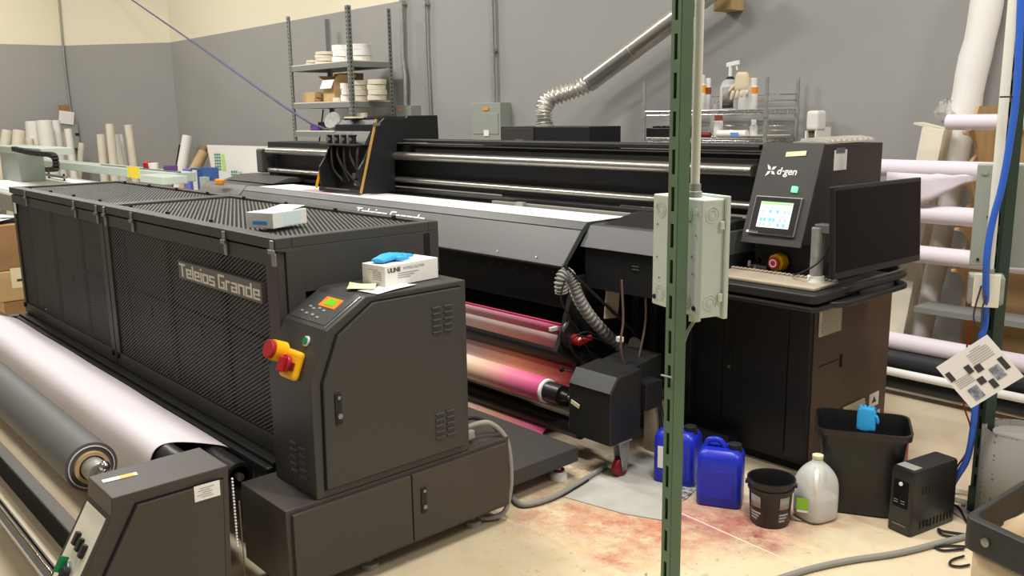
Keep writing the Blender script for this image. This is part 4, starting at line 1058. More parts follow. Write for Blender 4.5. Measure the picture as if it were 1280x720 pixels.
for (u, z) in ((.05, .2), (.08, .24), (.06, .32), (.36, .12), (.38, .2), (.4, .05)):
    p = Vector((pa.x, pa.y, 0))+pd*u+Vector((0, 0, pb.z+z))-pn*.009; MB().cyl(p, p+pn*.002, .003, seg=8).build('pin_hole', 'ink', pnl)
# white conduit and blue cable down the post
off = 60
wp = [at_post(x, y, off) for x, y in ((1269, -60), (1262, 60), (1250, 200), (1238, 345))]
v0 = Vector((wp[0].x+wp[3].x, wp[0].y+wp[3].y, 0))/2
CW = thing('conduit', 'white conduit running down the right post to the small square box', 'pipe', (v0.x, v0.y, wp[3].z))
MB().cyl((v0.x, v0.y, wp[3].z), (v0.x, v0.y, 3.4), .0175, seg=18).build('pipe', 'pvc', CW)
MB().cyl((v0.x, v0.y, wp[3].z), (v0.x, v0.y, wp[3].z+.03), .021).build('connector', 'zinc', CW, bevel=.002)
bp_ = [(1279, -60), (1276, 0), (1271, 110), (1262, 180), (1252, 235), (1240, 280), (1233, 330), (1232, 400), (1226, 430), (1218, 520), (1210, 570), (1196, 596), (1186, 604)]
blc = [at_post(x, y, 110 if y < 400 else 60) for x, y in bp_]
blc[-1] = A(1186, 612, z=.06)
BC = MB().tube(blc, .0125, seg=12, steps=6).build('blue_cable', 'bluecable'); tag(BC, 'thick bright blue cable running down the right post to the floor', 'cable')
for y in (121, 600):
    pass
p = at_post(1262, 121, 110)
tag(MB().tube([p+Vector((-.03, 0, 0))-nr*.0, p+nr*.03, p+Vector((.03, .02, 0))], .003, steps=4).build('zip_tie', 'rubber'), 'black zip tie holding cable and conduit on the right post', 'tie')
# small square outlet box
oc = at_post(1232, 362, 60)
OB = thing('outlet_box', 'small cream blank-plate outlet box on the right post with red indicator', 'outlet box', oc+Vector((0, 0, -.07)))
vn = Vector((-oc.x, -oc.y, 0)).normalized(); vn = Matrix.Rotation(.12, 3, 'Z') @ vn; vd = Vector((-vn.y, vn.x, 0))
MB().obox(oc-vn*.02, vd, vn, (0, 0, 1), .12, .06, .12).build('back_box', 'panelgrey', OB, bevel=.006)
MB().obox(oc+vn*.015-vd*.0, vd, vn, (0, 0, 1), .125, .01, .105).build('mounting_ring', 'zinc', OB, bevel=.004)
pl = MB().obox(oc+vn*.024, vd, vn, (0, 0, 1), .092, .008, .13).build('cover_plate', 'ivory', OB, bevel=.002)
MB().obox(oc+vn*.032+Vector((0, 0, -.01))-vd*.005, vd, vn, (0, 0, 1), .018, .012, .018).build('indicator_lens', 'redcap', pl, bevel=.003)
# black cord loop and hanging sheet
sg = [at_post(x, y, 170) for x, y in ((1225, 411), (1181, 465), (1221, 520), (1270, 462))]
SH = thing('instruction_sheet', 'laminated white instruction sheet with small photos hanging diagonally on the right post', 'sheet', sg[2])
cs_ = (sg[0]+sg[1]+sg[2]+sg[3])/4
ea = (sg[3]-sg[0]).normalized(); LAx = ((sg[3]-sg[0]).length+(sg[2]-sg[1]).length)/2
eb = (sg[1]-sg[0]); LBx = (eb.length+(sg[2]-sg[3]).length)/2; eb = (eb-ea*eb.dot(ea)).normalized()
en = ea.cross(eb).normalized()
if en.dot(CAM-cs_) < 0: en = -en
paper = MB().obox(cs_, ea, eb, en, LAx, LBx, .0015).build('paper', 'paper', SH)
def onp(u, v, w, h, m_, nm): MB().obox(cs_+ea*(u-.5)*LAx+eb*(v-.5)*LBx+en*.0016, ea, eb, en, w*LAx, h*LBx, .001).build(nm, m_, paper)
# u runs toward the right corner, v toward the left corner
for k in range(7): onp(.07+.045*k+.02, .30, .008, .38 if k else .2, 'inklight', 'text_line')
for k in range(5): onp(.42+.04*k, .78, .007, .30, 'inklight', 'text_line')
onp(.36, .60, .17, .10, 'ink', 'printed_photo'); onp(.44, .46, .14, .12, 'ink', 'printed_photo'); onp(.30, .92, .2, .09, 'ink', 'printed_photo')
onp(.60, .10, .26, .09, 'ink', 'printed_photo'); onp(.68, .27, .26, .18, 'photo', 'printed_photo')
onp(.66, .56, .14, .12, 'ink', 'printed_photo'); onp(.82, .44, .18, .10, 'ink', 'printed_photo'); onp(.80, .76, .26, .18, 'photo', 'printed_photo')
hk = sg[0]
MB().tube([oc+vn*.035-vd*.02+Vector((0, 0, .02)), at_post(1217, 395, 150), hk, at_post(1227, 400, 150), at_post(1228, 385, 120), oc+vn*.04+Vector((0, 0, -.02))], .0035, steps=6).build('hanging_cord', 'rubber', SH)
tag(MB().tube([at_post(1214, 400, 120), at_post(1208, 440, 120), at_post(1204, 500, 100), at_post(1213, 535, 60), at_post(1208, 565, 40), at_post(1196, 585, 40), A(1190, 606, z=.1)], .0035, steps=6).build('thin_cord', 'darkred'), 'thin dark cord hanging down beside the blue cable', 'cord')

# ------------------------------------------------------------------ things on the floor at right
# battery backup
U0, U1, U2 = A(1108, 660, z=0), A(1137, 673, z=0), A(1189, 640, z=0)
dx = (U1-U0).normalized(); dy = Vector((-dx.y, dx.x, 0)); Lx = (U1-U0).length; Ly = .285
UP = thing('battery_backup', 'black tower battery backup unit on the floor beside the waste bin', 'power supply', U0+dx*Lx/2+dy*Ly/2)
hh = .268
def rr2(w, l, r, n=5):
    return rounded(-w/2, w/2, -l/2, l/2, r, n)
b = MB(); rings = []
for z, s_ in ((0, .96), (.008, 1), (hh-.03, 1), (hh-.008, .985), (hh, .93)):
    rings.append([U0+dx*(Lx/2+p[0]*s_)+dy*(Ly/2+p[1]*(s_ if s_ > .95 else s_+.03))+Vector((0, 0, z)) for p in rr2(Lx, Ly, .012)])
b.loft(rings); ub = b.build('case', 'blackplastic', UP)
fpn = -dy
MB().obox(U0+dx*Lx/2-dy*.001+Vector((0, 0, hh*.62)), dx, (0, 0, 1), dy, Lx*.62, hh*.42, .003).build('control_window', 'blackgloss', ub, bevel=.002)
MB().cyl(U0+dx*Lx/2-dy*.002+Vector((0, 0, hh*.78)), U0+dx*Lx/2-dy*.006+Vector((0, 0, hh*.78)), .008, seg=16).build('power_button', 'white', ub)
for u in (-.018, .012):
    for k in range(2): MB().obox(U0+dx*(Lx/2+u)-dy*.003+Vector((0, 0, hh*.52-.01*k)), dx, (0, 0, 1), dy, .018, .002, .001).build('status_print', 'inklight', ub)
text('brand_print', 'CyberPower', .012, U0+dx*(Lx*.22)-dy*.002+Vector((0, 0, .035)), dx, (0, 0, 1), 'greyplastic', ub, ext=.0004)
MB().obox(U0+dx*Lx*.45+dy*.05+Vector((0, 0, hh+.001)), dx, dy, (0, 0, 1), Lx*.75, .05, .001).build('top_sticker', 'greyplastic', ub)
for zr in (.05, .195):
    b = MB()
    for k in range(10):
        b.obox(U0+dx*(Lx+.0005)+dy*(.06+.022*k)+Vector((0, 0, zr-.012+(.0 if zr > .1 else 0))), dy, (0, 0, 1), dx, .008, .032, .0012)
    b.build('vent_slots', 'void', ub)
for pts in ([(1187, 606), (1200, 600), (1210, 575), (1215, 560)],): pass
tag(MB().tube([A(1186, 630, z=.03), A(1198, 634, z=.012), A(1206, 648, z=.01), A(1212, 655, z=.01)], .005, steps=6).build('power_cord', 'rubber'), 'black power cord leaving the battery backup toward the right post', 'cord')

# waste bin
bc_ = A(1080, 648, z=0)+Vector((-.0, .16, 0)); bh = .372
b = MB(); rings = []
ba = math.radians(28); ax_, ay_ = Vector((math.cos(ba), math.sin(ba), 0)), Vector((-math.sin(ba), math.cos(ba), 0))
bc_ = Vector((-1.625, 3.42, 0))
for z, w, l in ((0, .20, .27), (.01, .215, .285), (bh-.03, .26, .345), (bh-.028, .285, .37), (bh, .29, .375), (bh, .272, .357), (bh-.05, .25, .335), (.02, .205, .275), (.015, .20, .27)):
    rings.append([bc_+ax_*p[0]+ay_*p[1]+Vector((0, 0, z)) for p in rr2(l, w, .05)])
b.loft(rings, caps=False)
b.add(rings[0], [tuple(range(len(rings[0])))]); b.add(rings[-1], [tuple(range(len(rings[0])))])
WB = b.build('waste_bin', 'blackplastic'); tag(WB, 'black rectangular plastic waste bin with a blue glove over its rim', 'bin')
gl = A(1083, 520, z=bh)
t = thing('nitrile_glove', 'bright blue nitrile glove hanging over the edge of the black waste bin', 'glove', gl)
gq = A(1083, 523, z=bh+.01); vw = Vector((-gq.x, -gq.y, 0)).normalized(); vs_ = Vector((-vw.y, vw.x, 0))
b = MB(); rg = []
for k, (zz, w, o_) in enumerate(((.045, .022, .01), (.04, .036, .012), (.01, .040, .02), (-.02, .038, .03), (-.045, .040, .034), (-.05, .034, .034))):
    rg.append([gq+vs_*(w*math.cos(2*PI*j/14))+vw*(o_-.02+.012*math.sin(2*PI*j/14))+Vector((0, 0, zz+.004*math.sin(j*1.7+k))) for j in range(14)])
b.loft(rg)
for i in range(4):
    st_ = gq+vs_*(-.024+.016*i)+Vector((0, 0, .042))-vw*.005
    b.tube([st_, st_-vw*.03+Vector((0, 0, .008-.003*i)), st_-vw*.06+vs_*.005*i+Vector((0, 0, -.03))], [.009, .008, .006], seg=8)
b.tube([gq+vs_*.034+Vector((0, 0, .02)), gq+vs_*.045+vw*.005+Vector((0, 0, .0)), gq+vs_*.045+vw*.012+Vector((0, 0, -.02))], [.009, .008, .006], seg=8)
b.build('glove_skin', 'nitrile', t, sub=1, sharp=False)
rl = A(1122, 519, z=.08)
rl = bc_+ax_*.26+ay_*.2; 
tag(MB().lathe([(.05, 0), (.055, .02), (.055, .10), (.04, .12), (.02, .125)], (-1.74, 4.02, 0)).build('red_container', 'red'), 'red container partly hidden behind the black waste bin', 'container')

# milk jug
jc = A(1026, 655, z=0)+Vector((-.05, .04, 0)); jc.z = 0
JG = thing('plastic_jug', 'translucent gallon jug with green label half full on the floor', 'jug', jc)
fa = math.atan2(jc.y, jc.x)+PI/4
ja, jb = Vector((math.cos(fa), math.sin(fa), 0)), Vector((-math.sin(fa), math.cos(fa), 0))
def jring(z, w, r_, n=6): return [jc+ja*p[0]+jb*p[1]+Vector((0, 0, z)) for p in rounded(-w/2, w/2, -w/2, w/2, r_, n)]
b = MB(); b.loft([jring(z, w, r_) for z, w, r_ in ((.001, .12, .04), (.008, .145, .045), (.03, .152, .045), (.14, .152, .045), (.175, .148, .05), (.203, .128, .055), (.224, .095, .045), (.238, .06, .029), (.244, .042, .0205), (.262, .040, .0195))])
b.build('jug_body', 'milky', JG, sub=1, sharp=False)
b = MB(); b.loft([jring(z, w, r_) for z, w, r_ in ((.004, .112, .037), (.012, .137, .042), (.03, .146, .042), (.10, .146, .042), (.102, .140, .042))]); b.build('liquid', 'liquid', JG)
MB().lathe([(.021, .258), (.022, .264), (.022, .272), (.017, .273)], (jc.x, jc.y, 0)).build('jug_mouth', 'tape', JG)
hp0 = jc-jb*.078
toward = Vector((-jc.x, -jc.y, 0)).normalized(); sidev = Vector((-toward.y, toward.x, 0))
b = MB(); b.tube([jc+toward*.035+Vector((0, 0, .215)), jc+toward*.072+Vector((0, 0, .20)), jc+toward*.082+Vector((0, 0, .16)), jc+toward*.076+Vector((0, 0, .118))], .010, steps=5); b.build('jug_handle', 'white', JG)
lc_ = jc+toward*.0772-sidev*.045+Vector((0, 0, .085))
MB().obox(lc_, sidev, (0, 0, 1), toward, .055, .05, .001).build('green_label', 'labelgreen', JG, bevel=.001)
MB().obox(lc_+Vector((0, 0, -.032)), sidev, (0, 0, 1), toward, .05, .010, .001).build('white_label', 'paper', JG)

# small black bucket
kc_ = A(966, 659, z=0)+Vector((-.04, .04, 0)); kc_.z = 0
BK = thing('bucket', 'small open black bucket with grey printed labels between canister and jug', 'bucket', kc_)
b = MB(); b.lathe([(.074, .001), (.078, .006), (.086, .145), (.092, .147), (.092, .158), (.087, .160), (.088, .175), (.096, .177), (.096, .190), (.089, .191), (.084, .17), (.075, .012), (.001, .010)], kc_, 40)
b.build('shell', 'blackplastic', BK)
def wraplabel(c, r0, r1, z0, z1, a0, a1, m_, par, nm):
    b = MB(); n = 10; vs = []
    for i in range(n+1):
        a = a0+(a1-a0)*i/n
        for z, r_ in ((z0, r0), (z1, r1)): vs.append((c.x+r_*math.cos(a), c.y+r_*math.sin(a), z))
    return b.add(vs, [(2*i, 2*i+2, 2*i+3, 2*i+1) for i in range(n)], True).build(nm, m_, par, solid=.0008)
ta = math.atan2(-kc_.y, -kc_.x)
for a0, a1 in ((ta-1.05, ta-.45), (ta+.45, ta+1.0)):
    wraplabel(kc_, .0845, .0866, .085, .135, a0, a1, 'greyplastic', BK, 'label')
    for k in range(3): wraplabel(kc_, .082-.001*k, .0822-.001*k, .055-.013*k, .064-.013*k, a0, a1-.1*k, 'inklight', BK, 'label')
tv = Vector((math.cos(ta), math.sin(ta), 0)); sv = Vector((-tv.y, tv.x, 0))
b = MB(); b.tube([kc_+sv*.098*math.cos(t_)+tv*.098*math.sin(t_)*-1+Vector((0, 0, .165-.035*abs(math.sin(t_)))) for t_ in [PI*k/12 for k in range(13)]], .0022); b.build('bail_handle', 'steel', BK)
for s_ in (-1, 1): MB().cyl(kc_+sv*s_*.088+Vector((0, 0, .165)), kc_+sv*s_*.102+Vector((0, 0, .165)), .010).build('handle_ear', 'blackplastic', BK)

# blue jerrycans
def jerrycan(label, c, ang, w=.19, l=.155, h=.245, labelled=False):
    t = thing('jerrycan', label, 'canister', c, group=None); c = Vector(c)
    a = Vector((math.cos(ang), math.sin(ang), 0)); n = Vector((-a.y, a.x, 0))
    def ring_(z, ww, ll, ox=0, r_=.028): return [c+a*(p[0]+ox)+n*p[1]+Vector((0, 0, z)) for p in rounded(-ww/2, ww/2, -ll/2, ll/2, r_, 5)]
    b = MB(); b.loft([ring_(0, w*.93, l*.92), ring_(.01, w, l), ring_(.05, w, l), ring_(h*.72, w, l), ring_(h*.86, w*.99, l*.97), ring_(h*.95, w*.90, l*.86), ring_(h, w*.74, l*.66)])
    bd = b.build('canister_body', 'blueplastic', t)
    # moulded ribs
    for s_ in (-1, 1):
        MB().obox(c+n*s_*(l/2+.0005)+Vector((0, 0, h*.42)), a, (0, 0, 1), n, w*.62, h*.5, .004).build('side_relief', 'blueplastic', bd, bevel=.002)
    b = MB(); b.tube([c-a*.065+Vector((0, 0, h*.955)), c-a*.055+Vector((0, 0, h+.025)), c-a*.01+Vector((0, 0, h+.03)), c+a*.015+Vector((0, 0, h-.002))], .0125, steps=5); b.build('carry_handle', 'blueplastic', t)
    cz = c+a*.055+Vector((0, 0, h*.985))
    MB().lathe([(.032, 0), (.032, .012), (.026, .014), (.028, .016), (.028, .034), (.024, .036), (.018, .037)], cz-Vector((0, 0, .01))).build('screw_cap', 'rubber', t)
    if labelled:
        MB().obox(c-n*(l/2+.004)+Vector((0, 0, h*.52))-a*.02, a, (0, 0, 1), n, w*.52, h*.42, .001).build('label', 'paper', t)
    return t
c1_ = A(895, 628, z=0); j1 = Vector((-2.055, 3.04, 0))
t1_ = jerrycan('blue plastic jerrycan with black cap, unlabelled, beside the black bucket', j1, math.radians(28))
j2 = Vector((-2.32, 3.09, 0))
t2_ = jerrycan('blue plastic jerrycan with white label, standing behind the near green post', j2, math.radians(20), labelled=True)
# beige canister with black straps beside take-up
jc2 = Vector((-2.62, 3.34, 0))
BJ = thing('drain_container', 'dusty beige drain container with handle and tubes beside the winder box', 'container', jc2)
b = MB(); b.loft([[jc2+Vector((p[0], p[1], z)) for p in rounded(-w/2, w/2, -l/2, l/2, .02, 4)] for z, w, l in ((0, .10, .14), (.01, .11, .15), (.22, .11, .15), (.27, .08, .10))]); b.build('container_body', 'kbcover', BJ)
b = MB(); b.tube([jc2+Vector((-.035, -.05, .25)), jc2+Vector((-.03, -.04, .31)), jc2+Vector((.03, -.02, .31)), jc2+Vector((.035, 0, .25))], .014, steps=5); b.build('container_handle', 'copper', BJ)
for k in range(3):
    x = jc2.x+.06+.012*k; b = MB(); b.tube([(x-.02, jc2.y-.08, .27), (x, jc2.y-.085, .2), (x+.004*k, jc2.y-.08, .01)], .004, steps=5); b.build('drain_tube', 'rubber', BJ)

# floor mats, hose, cords
mp_ = [A(x, y, z=0) for x, y in ((706, 622), (757, 585), (800, 566), (830, 575), (868, 590), (850, 612), (828, 651), (780, 643))]
b = MB(); top_ = [Vector((p.x, p.y, .004)) for p in mp_]; b.add([Vector((p.x, p.y, .0006)) for p in mp_]+top_, [tuple(range(7, -1, -1)), tuple(range(8, 16))]+[(i, (i+1) % 8, 8+(i+1) % 8, 8+i) for i in range(8)])
tag(b.build('floor_mat', 'mat_grey'), 'flat grey absorbent mat on the stained floor left of the near post', 'mat')
mp_ = [A(x, y, z=0) for x, y in ((846, 612), (866, 602), (871, 611), (860, 623), (848, 629))]
b = MB(); b.add([Vector((p.x, p.y, .0008)) for p in mp_]+[Vector((p.x, p.y, .004)) for p in mp_], [(4, 3, 2, 1, 0), (5, 6, 7, 8, 9)]+[(i, (i+1) % 5, 5+(i+1) % 5, 5+i) for i in range(5)])
mat('splatter', (205, 202, 195), .7, var=.8, vscale=40, rgb2=(40, 38, 40))
tag(b.build('rag', 'splatter'), 'ink-splattered white rag on the floor right of the near post', 'rag')
tag(MB().tube([A(x, y, z=.012) for x, y in ((960, 728), (1010, 712), (1060, 701), (1120, 692), (1170, 680), (1215, 668), (1250, 655))], .012, steps=6).build('floor_hose', 'hosegrey'), 'grey hose curving across the floor at lower right', 'hose')
tag(MB().tube([A(x, y, z=.016) for x, y in ((640, 622), (655, 631), (690, 622), (720, 606), (742, 592), (757, 583))], .011, steps=6).build('grey_hose', 'hosegrey'), 'grey hose on the floor passing under the platform edge', 'hose')
tag(MB().tube([A(x, y, z=.01) for x, y in ((642, 627), (660, 632), (690, 624), (715, 612), (735, 600))], .006, steps=6).build('black_cord', 'rubber'), 'black cord on the floor beside the grey hose near the platform', 'cord')
for pts, lb_ in (([(1208, 668), (1180, 664), (1173, 661), (1178, 668), (1200, 672)], 'upper'), ([(1210, 683), (1180, 682), (1170, 684), (1180, 688), (1205, 686)], 'middle'), ([(1205, 695), (1190, 700), (1188, 706), (1200, 708), (1212, 706)], 'lowest')):
    tag(MB().tube([A(x, y, z=.008) for x, y in pts], .0045, steps=6).build('cord_loop', 'rubber'), lb_+' of the black cord loops on the floor left of the laundry cart', 'cord')
b = MB(); rcn = A(1206, 622, z=.01)
for k in range(3):
    b.tube([rcn+Vector((.06*math.cos(t_)*(1+.1*k), .05*math.sin(t_), .006*k)) for t_ in [2*PI*i/24 for i in range(22)]], .006)
tag(b.build('cable_coil', 'ivory'), 'pale coil of cable lying on the floor behind the battery backup', 'cable')

# laundry cart
zc = .62
K0, K1, K2 = A(1203, 664, z=zc), A(1292, 608, z=zc), A(1292, 706, z=zc)
CT = thing('laundry_cart', 'cream canvas laundry cart with padded dark rim in the lower right corner', 'cart', Vector((K0.x+.2, K0.y+.1, 0)))
e1 = (K1-K0).normalized(); e2 = (K2-K0).normalized(); e1 = e1; L_1 = .62; L_2 = .40
rim = [K0, K0+e1*L_1, K0+e1*L_1+e2*L_2, K0+e2*L_2]
def round_path(P, r_, n=5):
    out = []
    for i in range(len(P)):
        a, p, c = P[i-1], P[i], P[(i+1) % len(P)]; u_, v_ = (a-p).normalized()*r_, (c-p).normalized()*r_
        for k in range(n+1):
            t_ = k/n; out.append(p+u_*(1-t_)**2+v_*t_**2)
    return out
def band(path, hgt, th, nm, m_, par, zoff=0):
    n = len(path); c = sum(path, Vector())/n; vs = []
    for p in path:
        o_ = (p-c); o_.z = 0; o_ = o_.normalized()*th
        for q in (p+Vector((0, 0, hgt/2)), p-Vector((0, 0, hgt/2)), p-o_-Vector((0, 0, hgt/2)), p-o_+Vector((0, 0, hgt/2))): vs.append(q+Vector((0, 0, zoff)))
    fs = []
    for i in range(n):
        j = (i+1) % n
        for k in range(4): fs.append((4*i+k, 4*j+k, 4*j+(k+1) % 4, 4*i+(k+1) % 4))
    return MB().add(vs, fs).build(nm, m_, par, bevel=.012, seg=3)
band(round_path(rim, .028), .086, .03, 'padded_rim', 'vinyl', CT)
def lower(p, z, s_=.93): c = sum(rim, Vector())/4; q = c+(p-c)*s_; q.z = z; return q
b = MB(); n_s = 10; rings = []
for z, s_ in ((zc-.03, .90), (.5, .90), (.35, .89), (.2, .88), (.12, .87)):
    rg = []
    for i in range(4):
        p, q = lower(rim[i], z, s_), lower(rim[(i+1) % 4], z, s_)
        for k in range(n_s):
            t_ = k/n_s; w_ = p.lerp(q, t_); o_ = (w_-lower(rim[0].lerp(rim[2], .5), z)); o_.z = 0; rg.append(w_+o_.normalized()*.012*math.sin(t_*PI*3))
    rings.append(rg)
b.loft(rings, caps=False); b.add(rings[-1], [tuple(range(len(rings[-1])))]); b.build('canvas_bag', 'canvas', CT, solid=.003)
for p in (K0+e2*.065+Vector((0, 0, -.0)), K0+e1*.33):
    nrm = Vector((-e2.y, e2.x, 0)) if (p-K0).length < .1 else Vector((e1.y, -e1.x, 0))
    c_ = sum(rim, Vector())/4
    for s_ in (1, -1):
        o_ = nrm.normalized()*s_
        if (p-c_).dot(o_) > 0: break
    q = p+(o_*.002 if (p-K0).length < .1 else -o_*.032)
    MB().lathe([(.011, -.001), (.011, .003), (.006, .004)], (0, 0, 0), 16).xf(Matrix.Translation(q) @ (o_ if (p-K0).length < .1 else -o_).to_track_quat('Z', 'Y').to_matrix().to_4x4()).build('rivet', 'steel', CT)
for i in range(4):
    p = lower(rim[i], .05, .85); MB().cyl(p+Vector((-.012, 0, 0)), p+Vector((.012, 0, 0)), .05, seg=20).build('wheel', 'rubber', CT, bevel=.004)
    MB().cyl(p, Vector((p.x, p.y, .13)), .01).build('wheel_stem', 'steel', CT)
# speckled felt roll standing on the floor
fc = A(1277, 538, z=.40)
FR = thing('felt_roll', 'upright roll of speckled grey felt behind the laundry cart', 'roll', (fc.x, fc.y, 0))
b = MB(); n = 90; vs = []
for i in range(n+1):
    t_ = i/n*2*PI*2.6+2.2; r_ = .125+.012*(i/n)+(.028*max(0, (i/n-.93)/.07))
    for z in (0.002, .40): vs.append((fc.x+r_*math.cos(t_), fc.y+r_*math.sin(t_), z))
b.add(vs, [(2*i, 2*i+2, 2*i+3, 2*i+1) for i in range(n)], True)
mat('feltdots', (136, 133, 128), .9)
nt = M['feltdots'].node_tree; vo = nt.nodes.new('ShaderNodeTexVoronoi'); vo.inputs['Scale'].default_value = 38; vo.inputs['Randomness'].default_value = .35
tcn = nt.nodes.new('ShaderNodeTexCoord'); nt.links.new(tcn.outputs['Object'], vo.inputs[0])
lt_ = nt.nodes.new('ShaderNodeMath'); lt_.operation = 'LESS_THAN'; lt_.inputs[1].default_value = .20; nt.links.new(vo.outputs['Distance'], lt_.inputs[0])
mx = nt.nodes.new('ShaderNodeMix'); mx.data_type = 'RGBA'; nt.links.new(lt_.outputs[0], mx.inputs[0]); mx.inputs[6].default_value = (*lin((128, 126, 121)), 1); mx.inputs[7].default_value = (*lin((86, 84, 80)), 1)
nt.links.new(mx.outputs[2], nt.nodes['Principled BSDF'].inputs['Base Color'])
b.build('rolled_felt', 'feltdots', FR, solid=.006)
MB().cyl((fc.x, fc.y, 0), (fc.x, fc.y, .385), .10).build('inner_winding', 'felt', FR)

# ------------------------------------------------------------------ roll rack at the right wall
RK = thing('roll_rack', 'plywood roll rack with scooped ends against the right part of the back wall', 'rack', (-1.3, 5.3, 0))
XR0 = -1.93
def scoop_profile():
    pts = [(5.50, .012), (5.22, .012)]
    for (y0_, y1_, px) in ((308, 331, 1152), (257, 281, 1160), (200, 223, 1130), (143, 163, 1200)):
        zt, zb = A(px, y0_, y=5.02).z, A(px, y1_, y=5.0).z; zc_, r_ = (zt+zb)/2, (zt-zb)/2; zh = zc_-r_-.004
        for k in range(7):
            a = PI/2*k/6; pts.append((5.02+.16*math.cos(a), zh-.13+.11*math.sin(a)))
        pts += [(4.985, zh-.012), (4.985, zh), (5.10, zh), (5.115, zc_+r_)]
    pts += [(5.14, 1.66), (5.54, 1.66)]
    return pts
for x in (XR0, -1.0):
    MB().prism(scoop_profile(), 'x', x, x+.018).build('end_panel', 'ply', RK)
box('back_panel', 'ply', RK, XR0+.02, 1.2, 5.55, 5.575, .15, 1.66, .002)
box('top_panel', 'ply', RK, XR0+.02, 1.2, 5.44, 5.55, 1.60, 1.66, .002)
sg1, sg2 = A(1171, 383, y=5.08), A(1280, 402, y=5.08)
box('grey_ledge', 'shelfgrey', RK, -2.12, .6, 5.0, 5.20, sg1.z-.035, sg1.z, .002)
def wroll(name, label, y0, y1, xl, m_='lavender', Y=5.04, xr=1.0, ref=1180):
    za, zb = A(ref, y0, y=Y-.03).z, A(ref, y1, y=Y-.06).z; r_ = (za-zb)/2
    o = MB().cyl((xl, Y, (za+zb)/2), (xr, Y, (za+zb)/2), r_, seg=32).build(name, m_, bevel=.004); tag(o, label, 'roll', 'rolls on the wall rack'); return o, (za+zb)/2, r_
wroll('media_roll', 'white media roll on the topmost cradle of the plywood rack', 143, 163, A(1184, 152, y=5.04).x, ref=1200)
o, z2, r2 = wroll('media_roll', 'lilac-white media roll second from top with loose cloth hanging from it', 200, 223, -2.75, ref=1130)
wroll('media_roll', 'white media roll on the middle cradle of the plywood rack', 257, 281, -2.6, ref=1160)
wroll('media_roll', 'white media roll directly below the middle one, above the grey ledge', 308, 331, -2.6, ref=1152)
o5, z5, r5 = wroll('media_roll', 'pale lilac roll near the floor lying over the black ones', 417, 440, -2.55, ref=1118, Y=5.04)
wroll('media_roll', 'thick black roll under the pale lilac roll at the rack foot', 437, 464, -2.5, 'blackroll', ref=1118, Y=5.03)
wroll('media_roll', 'thin white roll between the two black rolls at the rack foot', 462, 474, -2.5, 'paper', ref=1118, Y=4.93)
wroll('media_roll', 'black roll lying lowest at the foot of the plywood rack', 472, 489, -2.45, 'blackroll', ref=1118, Y=4.98)
# loose cloth
cl0 = [(1108, 215, 245), (1130, 216, 250), (1148, 217, 257), (1163, 218, 252), (1172, 217, 247), (1190, 219, 238), (1207, 218, 229), (1222, 220, 226)]
vs = []
for (x, yt, yb) in cl0:
    pt_, pb2 = A(x, yt, y=4.975), A(x, yb, y=4.98)
    for k in range(5): vs.append(pt_.lerp(pb2, k/4)+Vector((0, .008*math.sin(k+x*.2), 0)))
tag(MB().add(vs, [(5*i+k, 5*i+5+k, 5*i+6+k, 5*i+k+1) for i in range(len(cl0)-1) for k in range(4)], True).build('loose_cloth', 'lavender', solid=.002), 'loose end of lilac-white cloth hanging from the second rack roll', 'cloth')
# leaning tubes
def lean(name, label, px0, py0, px1, py1, r_, m_, Y0, Y1, sq=False):
    p, q = A(px0, py0, y=Y0), A(px1, py1, y=Y1); dn_ = p-q; p = q+dn_*((r_*1.1-q.z)/dn_.z)
    if sq: o = MB().obox((p+q)/2, (q-p), Vector((0, 1, 0)), (q-p).cross(Vector((0, 1, 0))), (q-p).length, r_*2, r_*2).build(name, m_, bevel=.003)
    else:
        n = 24; pts = [p.lerp(q, i/n)+Vector((.004*math.sin(i*1.3), 0, 0)) for i in range(n+1)]; o = MB().tube(pts, [r_*(1+.04*math.sin(i*2.1)) for i in range(n+1)], seg=20).build(name, m_)
    return tag(o, label, 'roll')
lean('wrapped_roll', 'tall roll wrapped in creased white film leaning up past the rack top', 1145, 425, 1243, -40, .085, 'paper', 5.37, 5.49)
lean('long_carton', 'long square white carton leaning behind the rack rolls', 1119, 428, 1172, 160, .062, 'cream', 5.175, 5.23, True)
tag(MB().obox(A(1165, 158, y=5.3), (1, 0, -.25), (0, 1, 0), (.25, 0, 1), .16, .14, .01).build('carton_flap', 'cream'), 'open flap on top of the long leaning white carton', 'flap')
b = MB(); b.lathe([(.001, .0), (.04, .01), (.055, .04), (.04, .08), (.02, .11), (.001, .12)], A(1180, 152, y=5.18), 14); b.v = [v+Vector((random.uniform(-.014, .014), random.uniform(-.01, .01), random.uniform(-.014, .014))) for v in b.v]
tag(b.build('film_wrap', 'clearplastic'), 'crumpled clear film poking out above the leaning carton', 'plastic film')

